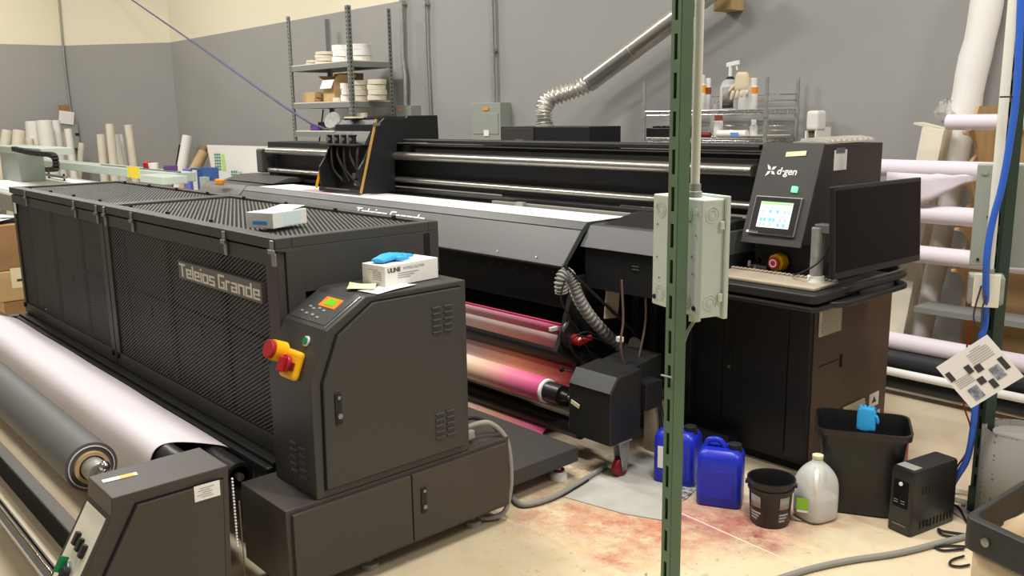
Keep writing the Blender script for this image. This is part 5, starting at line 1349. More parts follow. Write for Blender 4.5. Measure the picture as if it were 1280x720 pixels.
# ------------------------------------------------------------------ back wall: wire shelf
WS = thing('wire_shelf', 'chrome wire shelf unit against the back wall holding spray cans', 'shelf', (-3.8, 5.3, 0))
WY0, WY1 = 5.14, 5.52
wx0 = A(805, 150, y=WY0).x; wx1 = A(957, 150, y=WY0).x
zt_ = A(957, 96, y=WY0).z; zs1 = A(957, 137, y=WY0).z; zs2 = A(957, 174, y=WY0).z
for (x, y) in ((wx0, WY0), (wx1, WY0), (wx0, WY1), (wx1, WY1)):
    MB().cyl((x, y, 0), (x, y, zt_), .0125, seg=14).build('upright', 'zinc', WS, bevel=.001)
    MB().cyl((x, y, zs1-.05), (x, y, zs1), .018, seg=14).build('collar', 'zinc', WS)
for zz in (zs1, zs2):
    b = MB()
    for (p, q) in (((wx0, WY0), (wx1, WY0)), ((wx1, WY0), (wx1, WY1)), ((wx1, WY1), (wx0, WY1)), ((wx0, WY1), (wx0, WY0))):
        P_, Q_ = Vector((*p, zz)), Vector((*q, zz))
        b.cyl(P_, Q_, .004, seg=8); b.cyl(P_-Vector((0, 0, .028)), Q_-Vector((0, 0, .028)), .004, seg=8)
        n = int((Q_-P_).length/.025)
        b.tube([P_.lerp(Q_, i/n)-Vector((0, 0, .028*(i % 2))) for i in range(n+1)], .0028, seg=5)
    for k in range(28):
        x = wx0+(wx1-wx0)*(k+.5)/28; b.cyl((x, WY0, zz), (x, WY1, zz), .002, seg=5)
    b.build('wire_deck', 'chrome', WS)
for dz in (.06, .10):
    b = MB()
    for (p, q) in (((wx1, WY0), (wx1, WY1)), ((wx1, WY1), (wx0, WY1))): b.cyl((*p, zs1+dz), (*q, zs1+dz), .003, seg=6)
    b.build('guard_rail', 'chrome', WS)
    b = MB(); b.cyl((wx0, WY1, zs2+dz*.8), (wx1, WY1, zs2+dz*.8), .003, seg=6); b.build('guard_rail', 'chrome', WS)
def onws(px, Y, z): 
    # x on shelf from the photo column
    return A(px, 140, y=Y).x
def can(name, label, px, Y, zb, r_, h, body, band_, capm, cat='spray can'):
    x = A(px, 120, y=Y).x; t = thing(name, label, cat, (x, Y, zb))
    MB().lathe([(r_*.92, 0), (r_, .004), (r_, h*.72), (r_*.8, h*.78), (r_*.5, h*.8)], (x, Y, zb)).build('can_body', body, t)
    if band_: MB().lathe([(r_*1.01, h*.5), (r_*1.01, h*.72)], (x, Y, zb)).build('colour_band', band_, t)
    MB().lathe([(r_*.85, h*.76), (r_*.85, h), (r_*.7, h*1.02)], (x, Y, zb)).build('cap', capm, t)
    return t
z1_ = zs1+.005
can('spray_can', 'white spray can with a broad yellow band on the wire shelf', 876, 5.25, z1_, .033, .235, 'white', 'yellow', 'white')
can('spray_can', 'narrow pinkish white can right beside the yellow-banded can', 884.5, 5.30, z1_, .024, .215, 'lavender', 'redcap', 'white')
can('spray_can', 'white can with orange top at the right end of the wire shelf', 941, 5.27, z1_, .032, .20, 'white', 'orange', 'white')
# trigger sprayer
x = A(912, 120, y=5.28).x; t = thing('spray_bottle', 'clear spray bottle with black label and white trigger head on the wire shelf', 'bottle', (x, 5.28, z1_))
MB().lathe([(.06, 0), (.066, .01), (.066, .15), (.05, .19), (.02, .21), (.018, .225)], (x, 5.28, z1_)).build('bottle_body', 'milky', t)
MB().lathe([(.045, .17), (.045, .175), (.03, .205), (.019, .222)], (x+.0, 5.28, z1_)).build('neck_cover', 'rubber', t)
wraplabel(Vector((x, 5.28, 0)), .067, .067, z1_+.04, z1_+.15, -PI/2-.2, -PI/2+1.0, 'greyplastic', t, 'label'); wraplabel(Vector((x, 5.28, 0)), .0675, .0675, z1_+.01, z1_+.045, -PI/2-.2, -PI/2+1.0, 'ink', t, 'label')
b = MB(); b.cyl((x, 5.28, z1_+.22), (x, 5.28, z1_+.29), .012); b.obox((x+.02, 5.28, z1_+.305), (1, 0, .15), (0, 1, 0), (-.15, 0, 1), .10, .022, .03); b.tube([(x+.045, 5.28, z1_+.30), (x+.055, 5.28, z1_+.26)], .006); b.build('trigger_head', 'white', t, bevel=.004)
# beige glove draped on bottle
x2 = A(928, 120, y=5.22).x
t = thing('rubber_glove', 'cream rubber glove draped over a jar on the wire shelf', 'glove', (x2, 5.22, z1_))
b = MB(); rg = []
for k, (zz, w) in enumerate(((.245, .02), (.235, .045), (.20, .055), (.15, .062), (.11, .06))):
    rg.append([Vector((x2-.005+w*math.cos(2*PI*j/16)*(1-.1*math.sin(3*j)), 5.22+.035*math.sin(2*PI*j/16), z1_+zz+.006*math.sin(j*1.3+k))) for j in range(16)])
b.loft(rg)
for i in range(4): 
    p = Vector((x2-.055+.035*i, 5.20, z1_+.13)); b.tube([p, p+Vector((-.012+.004*i, -.006, -.04)), p+Vector((-.02+.008*i, -.004, -.075+.012*i))], [.014, .013, .009], seg=8)
b.tube([Vector((x2-.05, 5.21, z1_+.17)), Vector((x2-.085, 5.2, z1_+.13)), Vector((x2-.10, 5.2, z1_+.11))], [.014, .012, .008], seg=8)
b.build('glove_skin', 'glovebeige', t, sub=1, sharp=False)
tag(MB().lathe([(.045, 0), (.048, .01), (.048, .15), (.03, .17)], (x2+.01, 5.24, z1_)).build('glass_jar', 'milky'), 'cloudy jar under the cream rubber glove on the wire shelf', 'jar')
z2_ = zs2+.005
tag(MB().lathe([(.03, 0), (.032, .01), (.032, .17), (.018, .2), (.014, .23)], (A(893, 160, y=5.3).x, 5.3, z2_)).build('clear_bottle', 'clearplastic'), 'clear plastic bottle on the lower wire shelf left of the rust-capped can', 'bottle')
can('spray_can', 'white can with rust red cap on the lower wire shelf', 899, 5.24, z2_, .033, .15, 'white', None, 'redcap')
xk = A(942, 160, y=5.25).x
t = thing('white_bottle', 'small white translucent bottle on the lower wire shelf right side', 'bottle', (xk, 5.25, z2_))
MB().lathe([(.024, 0), (.026, .005), (.026, .075), (.016, .09), (.013, .095)], (xk, 5.25, z2_)).build('bottle_body', 'milky', t); MB().lathe([(.017, .092), (.017, .118), (.015, .12)], (xk, 5.25, z2_)).build('cap', 'white', t)
xa = A(898, 160, y=5.2).x; xb = A(934, 160, y=5.2).x
t = thing('squeeze_tube', 'white squeeze tube with blue label lying on the lower wire shelf', 'tube', ((xa+xb)/2, 5.2, z2_))
b = MB(); rg = []
for k in range(8):
    u = k/7; w = .030*(1-.25*abs(u-.5)); rg.append([Vector((xa+(xb-xa)*u, 5.2+w*math.cos(2*PI*j/14), z2_+.026+min(w, .026)*math.sin(2*PI*j/14))) for j in range(14)])
b.loft(rg); b.build('tube_body', 'white', t)
MB().box(xb-.11, xb-.05, 5.168, 5.174, z2_+.012, z2_+.036).build('blue_label', 'skyblue', t)
tag(MB().cyl((A(876, 170, y=5.2).x, 5.2, z2_+.018), (A(888, 170, y=5.2).x, 5.2, z2_+.018), .017).build('marker_cap', 'darkred', bevel=.003), 'short dark red and white tube lying left on the lower wire shelf', 'tube')
xp = A(965, 170, y=5.32).x
tag(MB().lathe([(.08, 0), (.17, .012), (.175, .016), (.165, .016), (.08, .006), (.001, .006)], (A(955, 170, y=5.33).x, 5.33, z2_), 30).build('white_plate', 'white'), 'shallow white plastic plate lying on the lower wire shelf', 'plate')
# black box row on left of lower shelf
xa, xb = A(801, 170, y=5.1).x, A(836, 170, y=5.1).x
b = MB(); b.box(xa-.0, xb+.1, 5.16, 5.34, z2_, z2_+.065)
for k in range(5): b.box(xa+.05+.06*k, xa+.09+.06*k, 5.17, 5.33, z2_+.065, z2_+.08)
tag(b.build('parts_tray', 'blackplastic', bevel=.003), 'black compartment tray on the wire shelf left of the near post', 'tray')
# white cup holder at right of the shelf
xh = A(1003, 170, y=5.3).x; zz = A(1003, 160, y=5.3).z
t = thing('dispenser', 'white wall dispenser with clear lower window beside the wire shelf', 'dispenser', (xh, 5.46, zz-.14))
MB().box(xh-.04, xh+.045, 5.40, 5.52, zz-.02, zz+.11).build('dispenser_head', 'white', t, bevel=.02, seg=4)
for s_ in (-1, 1): MB().box(xh+s_*.035-.006, xh+s_*.035+.006, 5.40, 5.46, zz-.15, zz-.02).build('side_rail', 'white', t, bevel=.002)
MB().box(xh-.03, xh+.03, 5.43, 5.45, zz-.15, zz-.02).build('window', 'granite', t)
MB().box(xh-.035, xh+.035, 5.45, 5.60, zz-.15, zz).build('back_plate', 'white', t)

# black blower box with foil duct
BX = thing('blower_box', 'black extraction blower box behind the printer under the foil duct', 'blower', (-5.1, 4.95, 0))
bx0, bx1 = A(626, 170, y=4.85).x, A(737, 170, y=4.85).x; bz1 = A(700, 158.5, y=4.85).z
box('blower_housing', 'black', BX, bx0, bx1, 4.85, 5.2, .9, bz1, .004)
box('housing_front', 'powder', BX, bx0+.02, (bx0+bx1)/2-.1, 4.842, 4.851, bz1-.11, bz1-.01, .002)
box('stand', 'black', BX, bx0+.05, bx1-.05, 4.9, 5.15, 0, .9, .004)
box('nameplate', 'steel', BX, bx0+.18, bx0+.28, 4.838, 4.843, bz1-.115, bz1-.10, .001)
def hosepath(pts, r0, amp, per=4, sm=14):
    hp = smooth_path([Vector(p) for p in pts], sm); return hp, [r0+amp*(1 if (i % per) < per/2 else -1)+random.uniform(-.003, .003) for i in range(len(hp))]
dY = 5.05
dp = [A(681, 160, y=dY), A(680, 150, y=dY), A(680, 136, y=dY), A(687, 124, y=dY+.05), A(704, 117, y=dY+.12), A(722, 111, y=dY+.2), A(738, 102, y=dY+.26)]
dp[0].z = bz1
hp, rs = hosepath(dp, .062, .009)
DU = thing('foil_duct', 'silver foil flexible duct rising from the blower into a straight metal pipe', 'duct', dp[0])
MB().tube(hp, rs, seg=20).build('flexible_duct', 'foil', DU)
b = MB(); a_p, b_p = A(736, 104, y=dY+.26), A(905, -22, y=dY+.26); b.cyl(a_p, b_p, .072, seg=32); b.build('straight_pipe', 'duct', DU)
dv = (b_p-a_p).normalized()
for t_ in (.03, .5, 1.1): MB().cyl(a_p+dv*t_, a_p+dv*(t_+.02), .0745, seg=32).build('pipe_band', 'duct', DU, bevel=.002)
MB().lathe([(.075, 0), (.075, .012), (.055, .02)], dp[0]).build('duct_flange', 'foil', DU)
bp0 = A(905, 3, y=5.5); 
tag(MB().box(bp0.x-.05, bp0.x+.1, 5.45, 5.6, bp0.z-.06, bp0.z+.1).build('wall_block', 'cardlight', bevel=.004), 'small wooden block on the wall beneath the metal duct', 'block')
# wall electric panels and conduits
def epanel(label, x0, y0, x1, y1, Y, dep=.12, hole=True):
    a, c = A(x0, y0, y=Y), A(x1, y1, y=Y); t = thing('breaker_panel', label, 'electrical box', ((a.x+c.x)/2, Y, c.z))
    e_ = MB().box(a.x, c.x, Y, YW, c.z, a.z).build('enclosure', 'panelgrey', t, bevel=.004)
    w, h = c.x-a.x, a.z-c.z
    dd = MB().box(a.x+.03, c.x-.03, Y-.006, Y, c.z+.06 if hole else c.z+.02, a.z-h*.28 if hole else a.z-.02).build('panel_door', 'panelgrey', t, bevel=.002)
    MB().box(a.x+w*.44, a.x+w*.62, Y-.008, Y-.006, a.z-h*.2, a.z-h*.12).build('orange_sticker', 'orange', t)
    if hole: MB().box(a.x+w*.45, a.x+w*.62, Y-.009, Y-.006, a.z-h*.88, a.z-h*.72).build('white_sticker', 'paper', dd)
    return t
epanel('grey breaker panel on the back wall left of the blower box', 588.5, 129, 626, 176, 5.47)
epanel('small grey breaker panel behind the print carriage', 487, 132.5, 514, 160, 5.47, hole=False)
def pipe(label, pts, r_=.013, clamps=()):
    t = thing('wall_conduit', label, 'pipe', pts[-1]); MB().tube(pts, r_, seg=12).build('pipe', 'zinc', t)
    for c_ in clamps: MB().box(c_.x-.03, c_.x+.03, c_.y-.016, YW-.001, c_.z-.012, c_.z+.012).build('clamp', 'zinc', t, bevel=.002)
yy = 5.55
pipe('thin wall conduit rising from the larger breaker panel', [A(613.5, -20, y=yy), A(617.5, 129, y=yy)], .021, (A(614.8, 63, y=yy),))
pipe('wall conduit with an offset bend above the small breaker panel', [A(501, -20, y=yy), A(503, 40, y=yy), A(503.5, 72, y=yy), A(506.5, 95, y=yy), A(507, 133, y=yy)], .023, (A(502, 5, y=yy),))
pipe('straight wall conduit right of the small breaker panel', [A(530, -20, y=yy), A(532, 60, y=yy), A(537, 175, y=yy)], .018, (A(530.5, 5, y=yy),))

# grey steel shelving with tape rolls
SX1 = A(437, 80, y=4.9).x; SX0 = A(361.5, 84, y=4.9).x; SY0 = 4.9; SY1 = 5.42
SS = thing('steel_shelving', 'grey slotted steel shelving unit with tape rolls by the back wall', 'shelf', ((SX0+SX1)/2, 5.1, 0))
def angle(x, y, sx_, sy_, h):
    b = MB(); b.box(x, x+.045*sx_, y, y+.003*sy_, 0, h); b.box(x, x+.003*sx_, y, y+.045*sy_, 0, h); o = b.build('upright', 'shelfgrey', SS)
    s_ = MB()
    k = 0
    while .9+k*.04 < h-.02:
        z = .9+k*.04; s_.box(x+.016*sx_, x+.030*sx_, y-.0008*sy_, y+.0*sy_, z, z+.02); s_.box(x+.0*sx_-.0008*sx_, x, y+.016*sy_, y+.030*sy_, z, z+.02); k += 1
    s_.build('upright_holes', 'slot', o)
htop = {0: A(361, 14, y=SY0).z, 1: A(434.5, -2, y=SY0).z}
for (x, sx_) in ((SX0, 1), (SX1, -1)):
    for (y, sy_) in ((SY0, 1), (SY1, -1)): angle(x, y, sx_, sy_, 2.74)
zsh = [A(437, 76, y=SY0).z, A(440, 127, y=SY0).z, A(440, 165, y=SY0).z]
for z in zsh+[.5]:
    b = MB(); b.box(SX0+.004, SX1-.004, SY0+.004, SY0+.02, z-.055, z); b.box(SX0+.004, SX1-.004, SY1-.02, SY1-.004, z-.055, z); b.box(SX0+.004, SX0+.02, SY0+.02, SY1-.02, z-.055, z); b.box(SX1-.02, SX1-.004, SY0+.02, SY1-.02, z-.055, z)
    sb = b.build('shelf_beam', 'shelfgrey', SS)
    MB().box(SX0+.006, SX1-.006, SY0+.006, SY1-.006, z-.001, z+.010).build('shelf_board', 'cream', SS)
# tape rolls
tg_ = 'tape rolls on the steel shelving'
def taperoll(label, px, Y, z, r_, h, m_='cream'):
    x = A(px, 100, y=Y).x; t = thing('tape_roll', label, 'tape roll', (x, Y, z)); t['group'] = tg_
    MB().ring((x, Y, z+.0005), (x, Y, z+h), r_, r_*.5, seg=24).build('tape_winding', m_, t, bevel=.004)
    MB().ring((x, Y, z+.001), (x, Y, z+h+.002), r_*.5, r_*.45, seg=20).build('roll_core', 'card', t)
    return t
def stack(px, Y, z, r_, h, n, where, m_='cream'):
    names = ['lowest', 'second', 'third', 'fourth', 'fifth']
    for k in range(n):
        pos = 'topmost' if k == n-1 and n > 1 else names[k]
        taperoll(f'{pos} {where}', px+(k % 2)*1.0-.3, Y, z+.011+k*h, r_*(1-.01*k), h-.002, m_)
stack(393, 5.1, zsh[0], .085, .028, 2, 'flat cream tape roll, leftmost pile of the upper shelf')
stack(409, 5.15, zsh[0], .12, .034, 4, 'cream tape roll in the upper shelf pile second from left')
stack(428, 5.1, zsh[0], .095, .06, 3, 'grey-white tape roll in the tall upper shelf pile behind the front upright', 'paper')
stack(450, 5.2, zsh[0], .13, .06, 3, 'grey-white tape roll in the rightmost pile of the upper shelf', 'paper')
stack(448, 5.1, zsh[1], .095, .052, 4, 'cream tape roll in the middle shelf pile just right of the front upright', 'cream')
stack(470.5, 5.15, zsh[1], .098, .052, 4, 'cream tape roll in the rightmost pile on the middle shelf', 'cream')
def cbox(label, px0, px1, Y, z, h, dep=.2, m_='cardlight', cat='box', nm='cardboard_box', flaps=False):
    a, c = A(px0, 110, y=Y).x, A(px1, 110, y=Y).x; t = thing(nm, label, cat, ((a+c)/2, Y+dep/2, z))
    b = MB(); th = .004
    b.box(a, c, Y, Y+th, z, z+h); b.box(a, c, Y+dep-th, Y+dep, z, z+h); b.box(a, a+th, Y+th, Y+dep-th, z, z+h); b.box(c-th, c, Y+th, Y+dep-th, z, z+h); b.box(a, c, Y, Y+dep, z, z+th)
    b.build('box_walls', m_, t)
    if flaps:
        for s_, x in ((-1, a), (1, c)):
            MB().obox((x+s_*.045, Y+dep/2, z+h+.03), (s_, 0, .7), (0, 1, 0), (-.7*s_, 0, 1), .11, dep, .003).build('flap', m_, t)
        MB().obox(((a+c)/2, Y-.02, z+h-.03), (1, 0, 0), (0, -.5, -1), (0, 1, -.5), c-a, .10, .003).build('flap', 'paper', t)
    else: MB().box(a+.004, c-.004, Y+.004, Y+dep-.004, z+h-.006, z+h-.002).build('box_top', m_, t)
    return t
zz = zsh[1]+.011
cbox('open cardboard box with raised flaps in the middle shelf', 404, 418, 4.98, zz, .21, .22, 'cardlight', flaps=True)
cbox('tall brown cardboard box behind the front upright on the middle shelf', 418, 437, 5.2, zz, .30, .18, 'card')
cbox('low pale wooden crate at left end of the middle shelf', 378, 394, 5.0, zz, .11, .2, 'cardlight', nm='small_crate', cat='crate')
stack(397, 4.98, zsh[1], .045, .045, 2, 'small brown spool beside the open cardboard box', 'card')
stack(421, 4.98, zsh[1], .05, .04, 1, 'cream tape dispenser roll in front of the brown box', 'cream')
stack(430, 4.96, zsh[1], .04, .06, 3, 'small white reel stacked against the front upright', 'paper')
zz = zsh[2]+.011
cbox('black bin of tools on the lower shelf of the steel shelving', 395, 408, 5.05, zz, .09, .2, 'blackplastic', 'bin', 'tool_bin')
cbox('small purple tub on the lower shelf of the steel shelving', 385, 394, 4.97, zz, .06, .1, 'purple', 'tub', 'purple_tub')
stack(432, 5.1, zsh[2], .07, .04, 3, 'cream tape roll on the lower shelf behind the carriage gauge')
stack(451, 5.05, zsh[2], .055, .06, 3, 'upright cream roll on the lower shelf at right')
cbox('pale box at right end of the lower shelf behind the carriage', 458, 472, 5.1, zz, .07, .15, 'cream')
pp = [(A(404, 137, y=5.0)), (A(397, 195, y=5.0))]
tag(MB().cyl(pp[0], pp[1], .008).build('diagonal_brace', 'rubber'), 'thin black rod slanting below the middle shelf of the steel shelving', 'rod')
# blue hanging cable from ceiling
w0, w1 = lc+Vector((-.05, .08, .02)), A(165, 0, y=4.3); wm = A(388, 154, y=3.7); ex = w1+(w1-wm)*((6-w1.z)/(w1-wm).z)
tag(MB().tube([w0, wm, wm.lerp(w1, .5), w1, ex], .009, steps=4).build('air_hose', 'navycable'), 'blue and white hose sloping down from the ceiling to the carriage', 'hose')
w2 = A(410, 165, y=4.2)

# ------------------------------------------------------------------ far left
def wallpt(px, py, off=0):                     # a point of the left wall
    p0, p1 = Vector((-15.53, 4.455)), Vector((-16.8, -3.0))
    d = fw*F+rt*(px-640)-up*(py-360); e_ = p1-p0
    # intersection with the vertical plane
    n = Vector((-e_.y, e_.x)).normalized(); t = (p0-Vector((CAM.x, CAM.y))).dot(n)/(Vector((d.x, d.y)).dot(n)); return CAM+d*(t-off/F/1.0*0)
p = wallpt(72, -10); q = wallpt(88, 140)
t = thing('wall_conduit', 'thin conduit running down the far left wall to a grey panel', 'pipe', q)
MB().tube([p+Vector((.03, 0, 0)), wallpt(80, 80)+Vector((.03, 0, 0)), q+Vector((.03, 0, 0))], .015, steps=3).build('pipe', 'zinc', t)
q0, q1 = A(75, 155, x=-15.45), A(100, 185, x=-15.45)
t = thing('breaker_panel', 'grey breaker panel on the far left wall with papers on top', 'electrical box', ((-15.45), (q0.y+q1.y)/2, q1.z))
MB().box(-15.66, -15.42, q0.y, q1.y, q1.z, q0.z).build('enclosure', 'panelgrey', t, bevel=.006)
MB().box(-15.42, -15.41, q0.y+.2, q0.y+.26, q1.z+.2, q1.z+.24).build('door_latch', 'rubber', t)
pq = A(83, 147, x=-15.4)
tag(MB().obox(pq, (0, 1, -.15), (0, .15, 1), (1, 0, 0), .22, .2, .01).build('pinned_paper', 'paper'), 'white paper leaning on top of the far left breaker panel', 'paper')
tag(MB().obox(A(81, 136, x=-15.5), (0, 1, 0), (0, 0, 1), (1, 0, 0), .17, .12, .02).build('cork_board', 'card'), 'small brown card above the papers on the far left wall', 'card')
tag(MB().obox(A(219, 123, x=-14.55), (0, 1, .3), (0, -.3, 1), (1, 0, 0), .05, .03, .02).build('wall_hook', 'white'), 'tiny white hook at the corner of the far wall', 'hook')
# standing rolls
def sroll(label, pxb, pxt, pyt, r_, X, m_='white', Xt=None):
    top_ = A(pxt, pyt, x=X-.0); b0 = A(pxb, 220, x=X+.25); base = Vector((X+.3, b0.y, 0.005)); 
    # base: continue the line of the roll down to the floor
    lowp = A(pxb, 215, x=X+.04); dr3 = (lowp-top_); base = top_+dr3*((.02-top_.z)/dr3.z)
    t = thing('standing_roll', label, 'roll', base, group='paper rolls leaning by the far wall')
    MB().cyl(base, top_, r_, seg=20).build('roll_winding', m_, t, bevel=.004)
    dn = (top_-base).normalized(); MB().ring(top_-dn*.01, top_+dn*.003, r_*.5, r_*.4, seg=16).build('roll_core', 'card', t)
    return t
specs = [(1, 9, 163, .075, 'cream', 'short cream roll, leftmost of the standing far rolls'),
 (20, 24, 163, .085, 'cream', 'short cream roll second from the left of the far standing rolls'),
 (33, 37, 173, .06, 'cream', 'small cream roll in front of the wide white rolls at far left'),
 (46, 42, 152, .12, 'white', 'wide bluish white roll in the far left cluster'),
 (64, 55, 150.5, .11, 'white', 'tall wide white roll right of the bluish white one at far left'),
 (78, 69, 150.5, .065, 'white', 'slim tall white roll just left of the far grey panel'),
 (86, 77, 165, .04, 'cream', 'thin pinkish roll leaning beside the slim tall white one'),
 (92, 85, 161, .055, 'white', 'slim white roll in front of the far grey breaker panel'),
 (99, 102, 179, .045, 'cream', 'short thin cream roll right of the far grey panel'),
 (130, 126, 168, .06, 'cream', 'cream roll, leftmost of the middle trio by the far wall'),
 (143, 137, 155, .06, 'cream', 'cream roll in the middle far cluster, taller than its left neighbour'),
 (152, 144, 168, .065, 'white', 'bluish white roll leaning in front of the middle far cluster'),
 (158, 150, 168, .04, 'white', 'thin torn white roll behind the bluish white one'),
 (168, 160.5, 156, .06, 'cream', 'cream roll, rightmost of the middle far cluster, with a thinner core on top')]
STAG = {s_[5]: (.0, .35, .17)[i % 3] for i, s_ in enumerate(specs)}
for (pb_, pt2, py_, r_, m_, lb_) in specs: sroll(lb_, pb_, pt2, py_, r_, (-15.25 if pb_ < 110 else -14.35)+STAG[lb_], m_)
pz = A(160, 153, x=-13.9)
for lb_, pxb, pxt, pyt, r_, m_ in (('white roll standing alone beside the blue folders', 226, 234.5, 170, .075, 'paper'), ('thin black tube behind the lone white roll', 220, 226, 181, .03, 'rubber')):
    yo = .0 if r_ > .05 else .11
    a, c = A(pxt, pyt, y=5.42+yo), A(pxb, 218, y=5.25+yo*1.6); d3 = c-a; base = a+d3*((.02-a.z)/d3.z)
    t = thing('standing_roll', lb_, 'roll', base, group='rolls standing by the back wall'); MB().cyl(base, a, r_, seg=20).build('roll_winding', m_, t, bevel=.004)
a, c = A(255, 190, y=5.42), A(243, 213, y=5.25); d3 = c-a; base = a+d3*((.02-a.z)/d3.z)
t = thing('brown_bag_roll', 'crumpled brown paper wrapped bundle leaning beside the white board', 'bundle', base)
MB().tube([base, base.lerp(a, .5), a], [.09, .085, .075], seg=14).build('wrapped_paper', 'cardlight', t)
b = MB()
for k in range(5): b.obox(a+Vector((.03*math.cos(k*1.3), .03*math.sin(k*1.3), .03)), (1, .3*k, .2), (0, .2, 1), (.3, 1, 0), .06, .10, .004)
b.build('torn_paper_end', 'card', t)
# white foam board
bq = [A(258.5, 181, y=5.45), A(338, 183, y=5.45), A(352, 240, y=5.25), A(271, 248, y=5.25)]
FB = thing('foam_board', 'large white board with green colour swatches leaning on the back wall', 'board', bq[3])
d3 = bq[3]-bq[0]; bq[3] = bq[0]+d3*((.02-bq[0].z)/d3.z)
ex_ = (bq[1]-bq[0]).normalized(); k_ = (.02-bq[1].z)/(bq[3]-bq[0]).z; bq[2] = bq[1]+(bq[3]-bq[0])*k_
bq[1] = bq[1]+ex_*.0
Bn = (bq[1]-bq[0]).cross(bq[3]-bq[0]).normalized()
if Bn.y > 0: Bn = -Bn
vs = [v for v in bq]+[v-Bn*.01 for v in bq]
brd = MB().add(vs, [(0, 1, 2, 3), (7, 6, 5, 4), (0, 4, 5, 1), (1, 5, 6, 2), (2, 6, 7, 3), (3, 7, 4, 0)]).build('board', 'white', FB)
def onboard(px, py):
    d = fw*F+rt*(px-640)-up*(py-360); t_ = (bq[0]-CAM).dot(Bn)/d.dot(Bn); return CAM+d*t_+Bn*.002
def sw_(x0, y0, x1, y1, m_):
    q = [onboard(x0, y0), onboard(x1, y0), onboard(x1, y1), onboard(x0, y1)]; MB().add(q+[v+Bn*.001 for v in q], [(0, 1, 2, 3), (4, 5, 6, 7), (0, 1, 5, 4), (1, 2, 6, 5), (2, 3, 7, 6), (3, 0, 4, 7)]).build('swatch', m_, brd)
for r_i in range(6):
    y = 192+r_i*3.7
    for c_i in range(3): sw_(268+c_i*2.7+r_i*.25, y, 270.2+c_i*2.7+r_i*.25, y+2.6, 'teal')
    sw_(276.5+r_i*.3, y+(1 if r_i == 0 else 0), 280.5+r_i*.55, y+3, 'lightgreen')
for r_i in range(4):
    y = 213.5+r_i*3.7
    for c_i in range(3): sw_(289+c_i*2.7+r_i*.25, y, 291.2+c_i*2.7+r_i*.25, y+2.6, 'teal')
    sw_(297.5+r_i*.3, y+1, 303, y+3, 'lightteal')
for c_i in range(4): sw_(338+c_i*2.2, 210, 339.7+c_i*2.2, 213, 'teal')
sw_(346, 213, 350, 225, 'yellow')
# folders
for lb_, x0, x1, yt, m_ in (('lilac plastic folder standing left of the blue ones', 228, 236, 211, 'binderlilac'), ('dark blue binder with white spine', 238, 247, 210, 'binder'), ('white-spined binder between the blue ones', 240, 245, 212.5, 'paper'), ('short white file box in front of the blue binders', 249, 255, 221, 'cutter'), ('tall blue binder, rightmost beside the white board', 252, 264, 209, 'binder')):
    Y = 4.95 if m_ != 'cutter' else 4.86
    if m_ == 'paper': Y = 4.936
    a, c = A(x0, yt, y=Y), A(x1, yt, y=Y)
    tag(MB().box(a.x, c.x, Y, Y+(.012 if m_ == 'paper' else .1 if m_ != 'cutter' else .08), .62, a.z).build('binder', m_, bevel=.004), lb_, 'binder', None)
tb0 = A(226, 240, y=4.9); tb1 = A(270, 240, y=4.9)
t = thing('low_table', 'low grey table holding binders by the back wall', 'table', ((tb0.x+tb1.x)/2, 5.1, 0))
box('table_top', 'panelgrey', t, tb0.x-.3, tb1.x+.3, 4.83, 5.08, .59, .618, .003)
for x in (tb0.x-.25, tb1.x+.25):
    for y in (4.86, 5.05): box('leg', 'panelgrey', t, x-.02, x+.02, y-.02, y+.02, 0, .59, .002)

# flatbed cutter behind the dryer
FC = thing('flatbed_cutter', 'pale green-grey flatbed cutting table with gantry behind the dryer at left', 'cutting table', (-11.5, 3.2, 0))
GY, GZ = 3.60, 1.10
gxl, gxr = A(20, 200, y=GY).x, A(216, 217, y=GY).x
box('gantry_beam', 'cutter', FC, -14.3, gxr, GY, GY+.25, GZ-.10, GZ, .008)
box('gantry_cover', 'cutter', FC, A(180, 220, y=GY-.2).x, A(210, 220, y=GY-.2).x, GY-.25, GY+.0, GZ-.09, GZ-.01, .01)
box('gantry_rail', 'steel', FC, -11.8, gxr, GY+.06, GY+.09, GZ, GZ+.012, .002)
box('table_bed', 'cutter', FC, -13.2, -8.2, 2.35, 3.62, .80, .90, .01)
tp0, tp1 = A(0, 219, z=.905), A(85, 228, z=.905)
box('table_surface', 'paper', FC, -13.1, -8.3, 2.45, 3.5, .90, .906, .002)
for x in (-12.8, -8.5):
    for y in (2.5, 3.5): box('leg', 'panelgrey', FC, x-.05, x+.05, y-.05, y+.05, 0, .80, .004)
box('front_rail', 'panelgrey', FC, -13.2, -8.2, 2.30, 2.35, .72, .9, .01)
bz0, bz1_ = A(30, 232, x=-10.0), A(0, 0, x=-10)
# carriage arm with energy chain
ga, gb = A(3, 182, y=2.95), A(62, 184, y=2.95)
hdn = box('cutter_head', 'cutter', FC, ga.x, gb.x, 2.85, 3.2, ga.z-.08, ga.z+.005, .01)
box('head_column', 'cutter', FC, A(8, 200, y=2.95).x, A(30, 200, y=2.95).x, 2.88, 3.18, .906, ga.z-.07, .01)
ch = [A(x, y, y=2.80) for x, y in ((18, 186), (35, 190), (52, 192.5), (62, 193), (68, 196), (70, 203), (69, 211), (60, 212))]
b = MB(); hp = smooth_path(ch, 5)
for i in range(len(hp)-1):
    d_ = hp[i+1]-hp[i]
    if i % 2 == 0: b.obox((hp[i]+hp[i+1])/2, d_, (0, 1, 0), d_.cross(Vector((0, 1, 0))), d_.length*1.5, .06, .055)
b.build('energy_chain', 'rubber', FC, bevel=.004)
ys = A(145, 216, y=GY-.02)
t = thing('yellow_sign', 'yellow square notice on the cutter gantry', 'sign', ys)
ys0, ys1 = A(131, 210, y=GY-.26), A(144, 224, y=GY-.26)
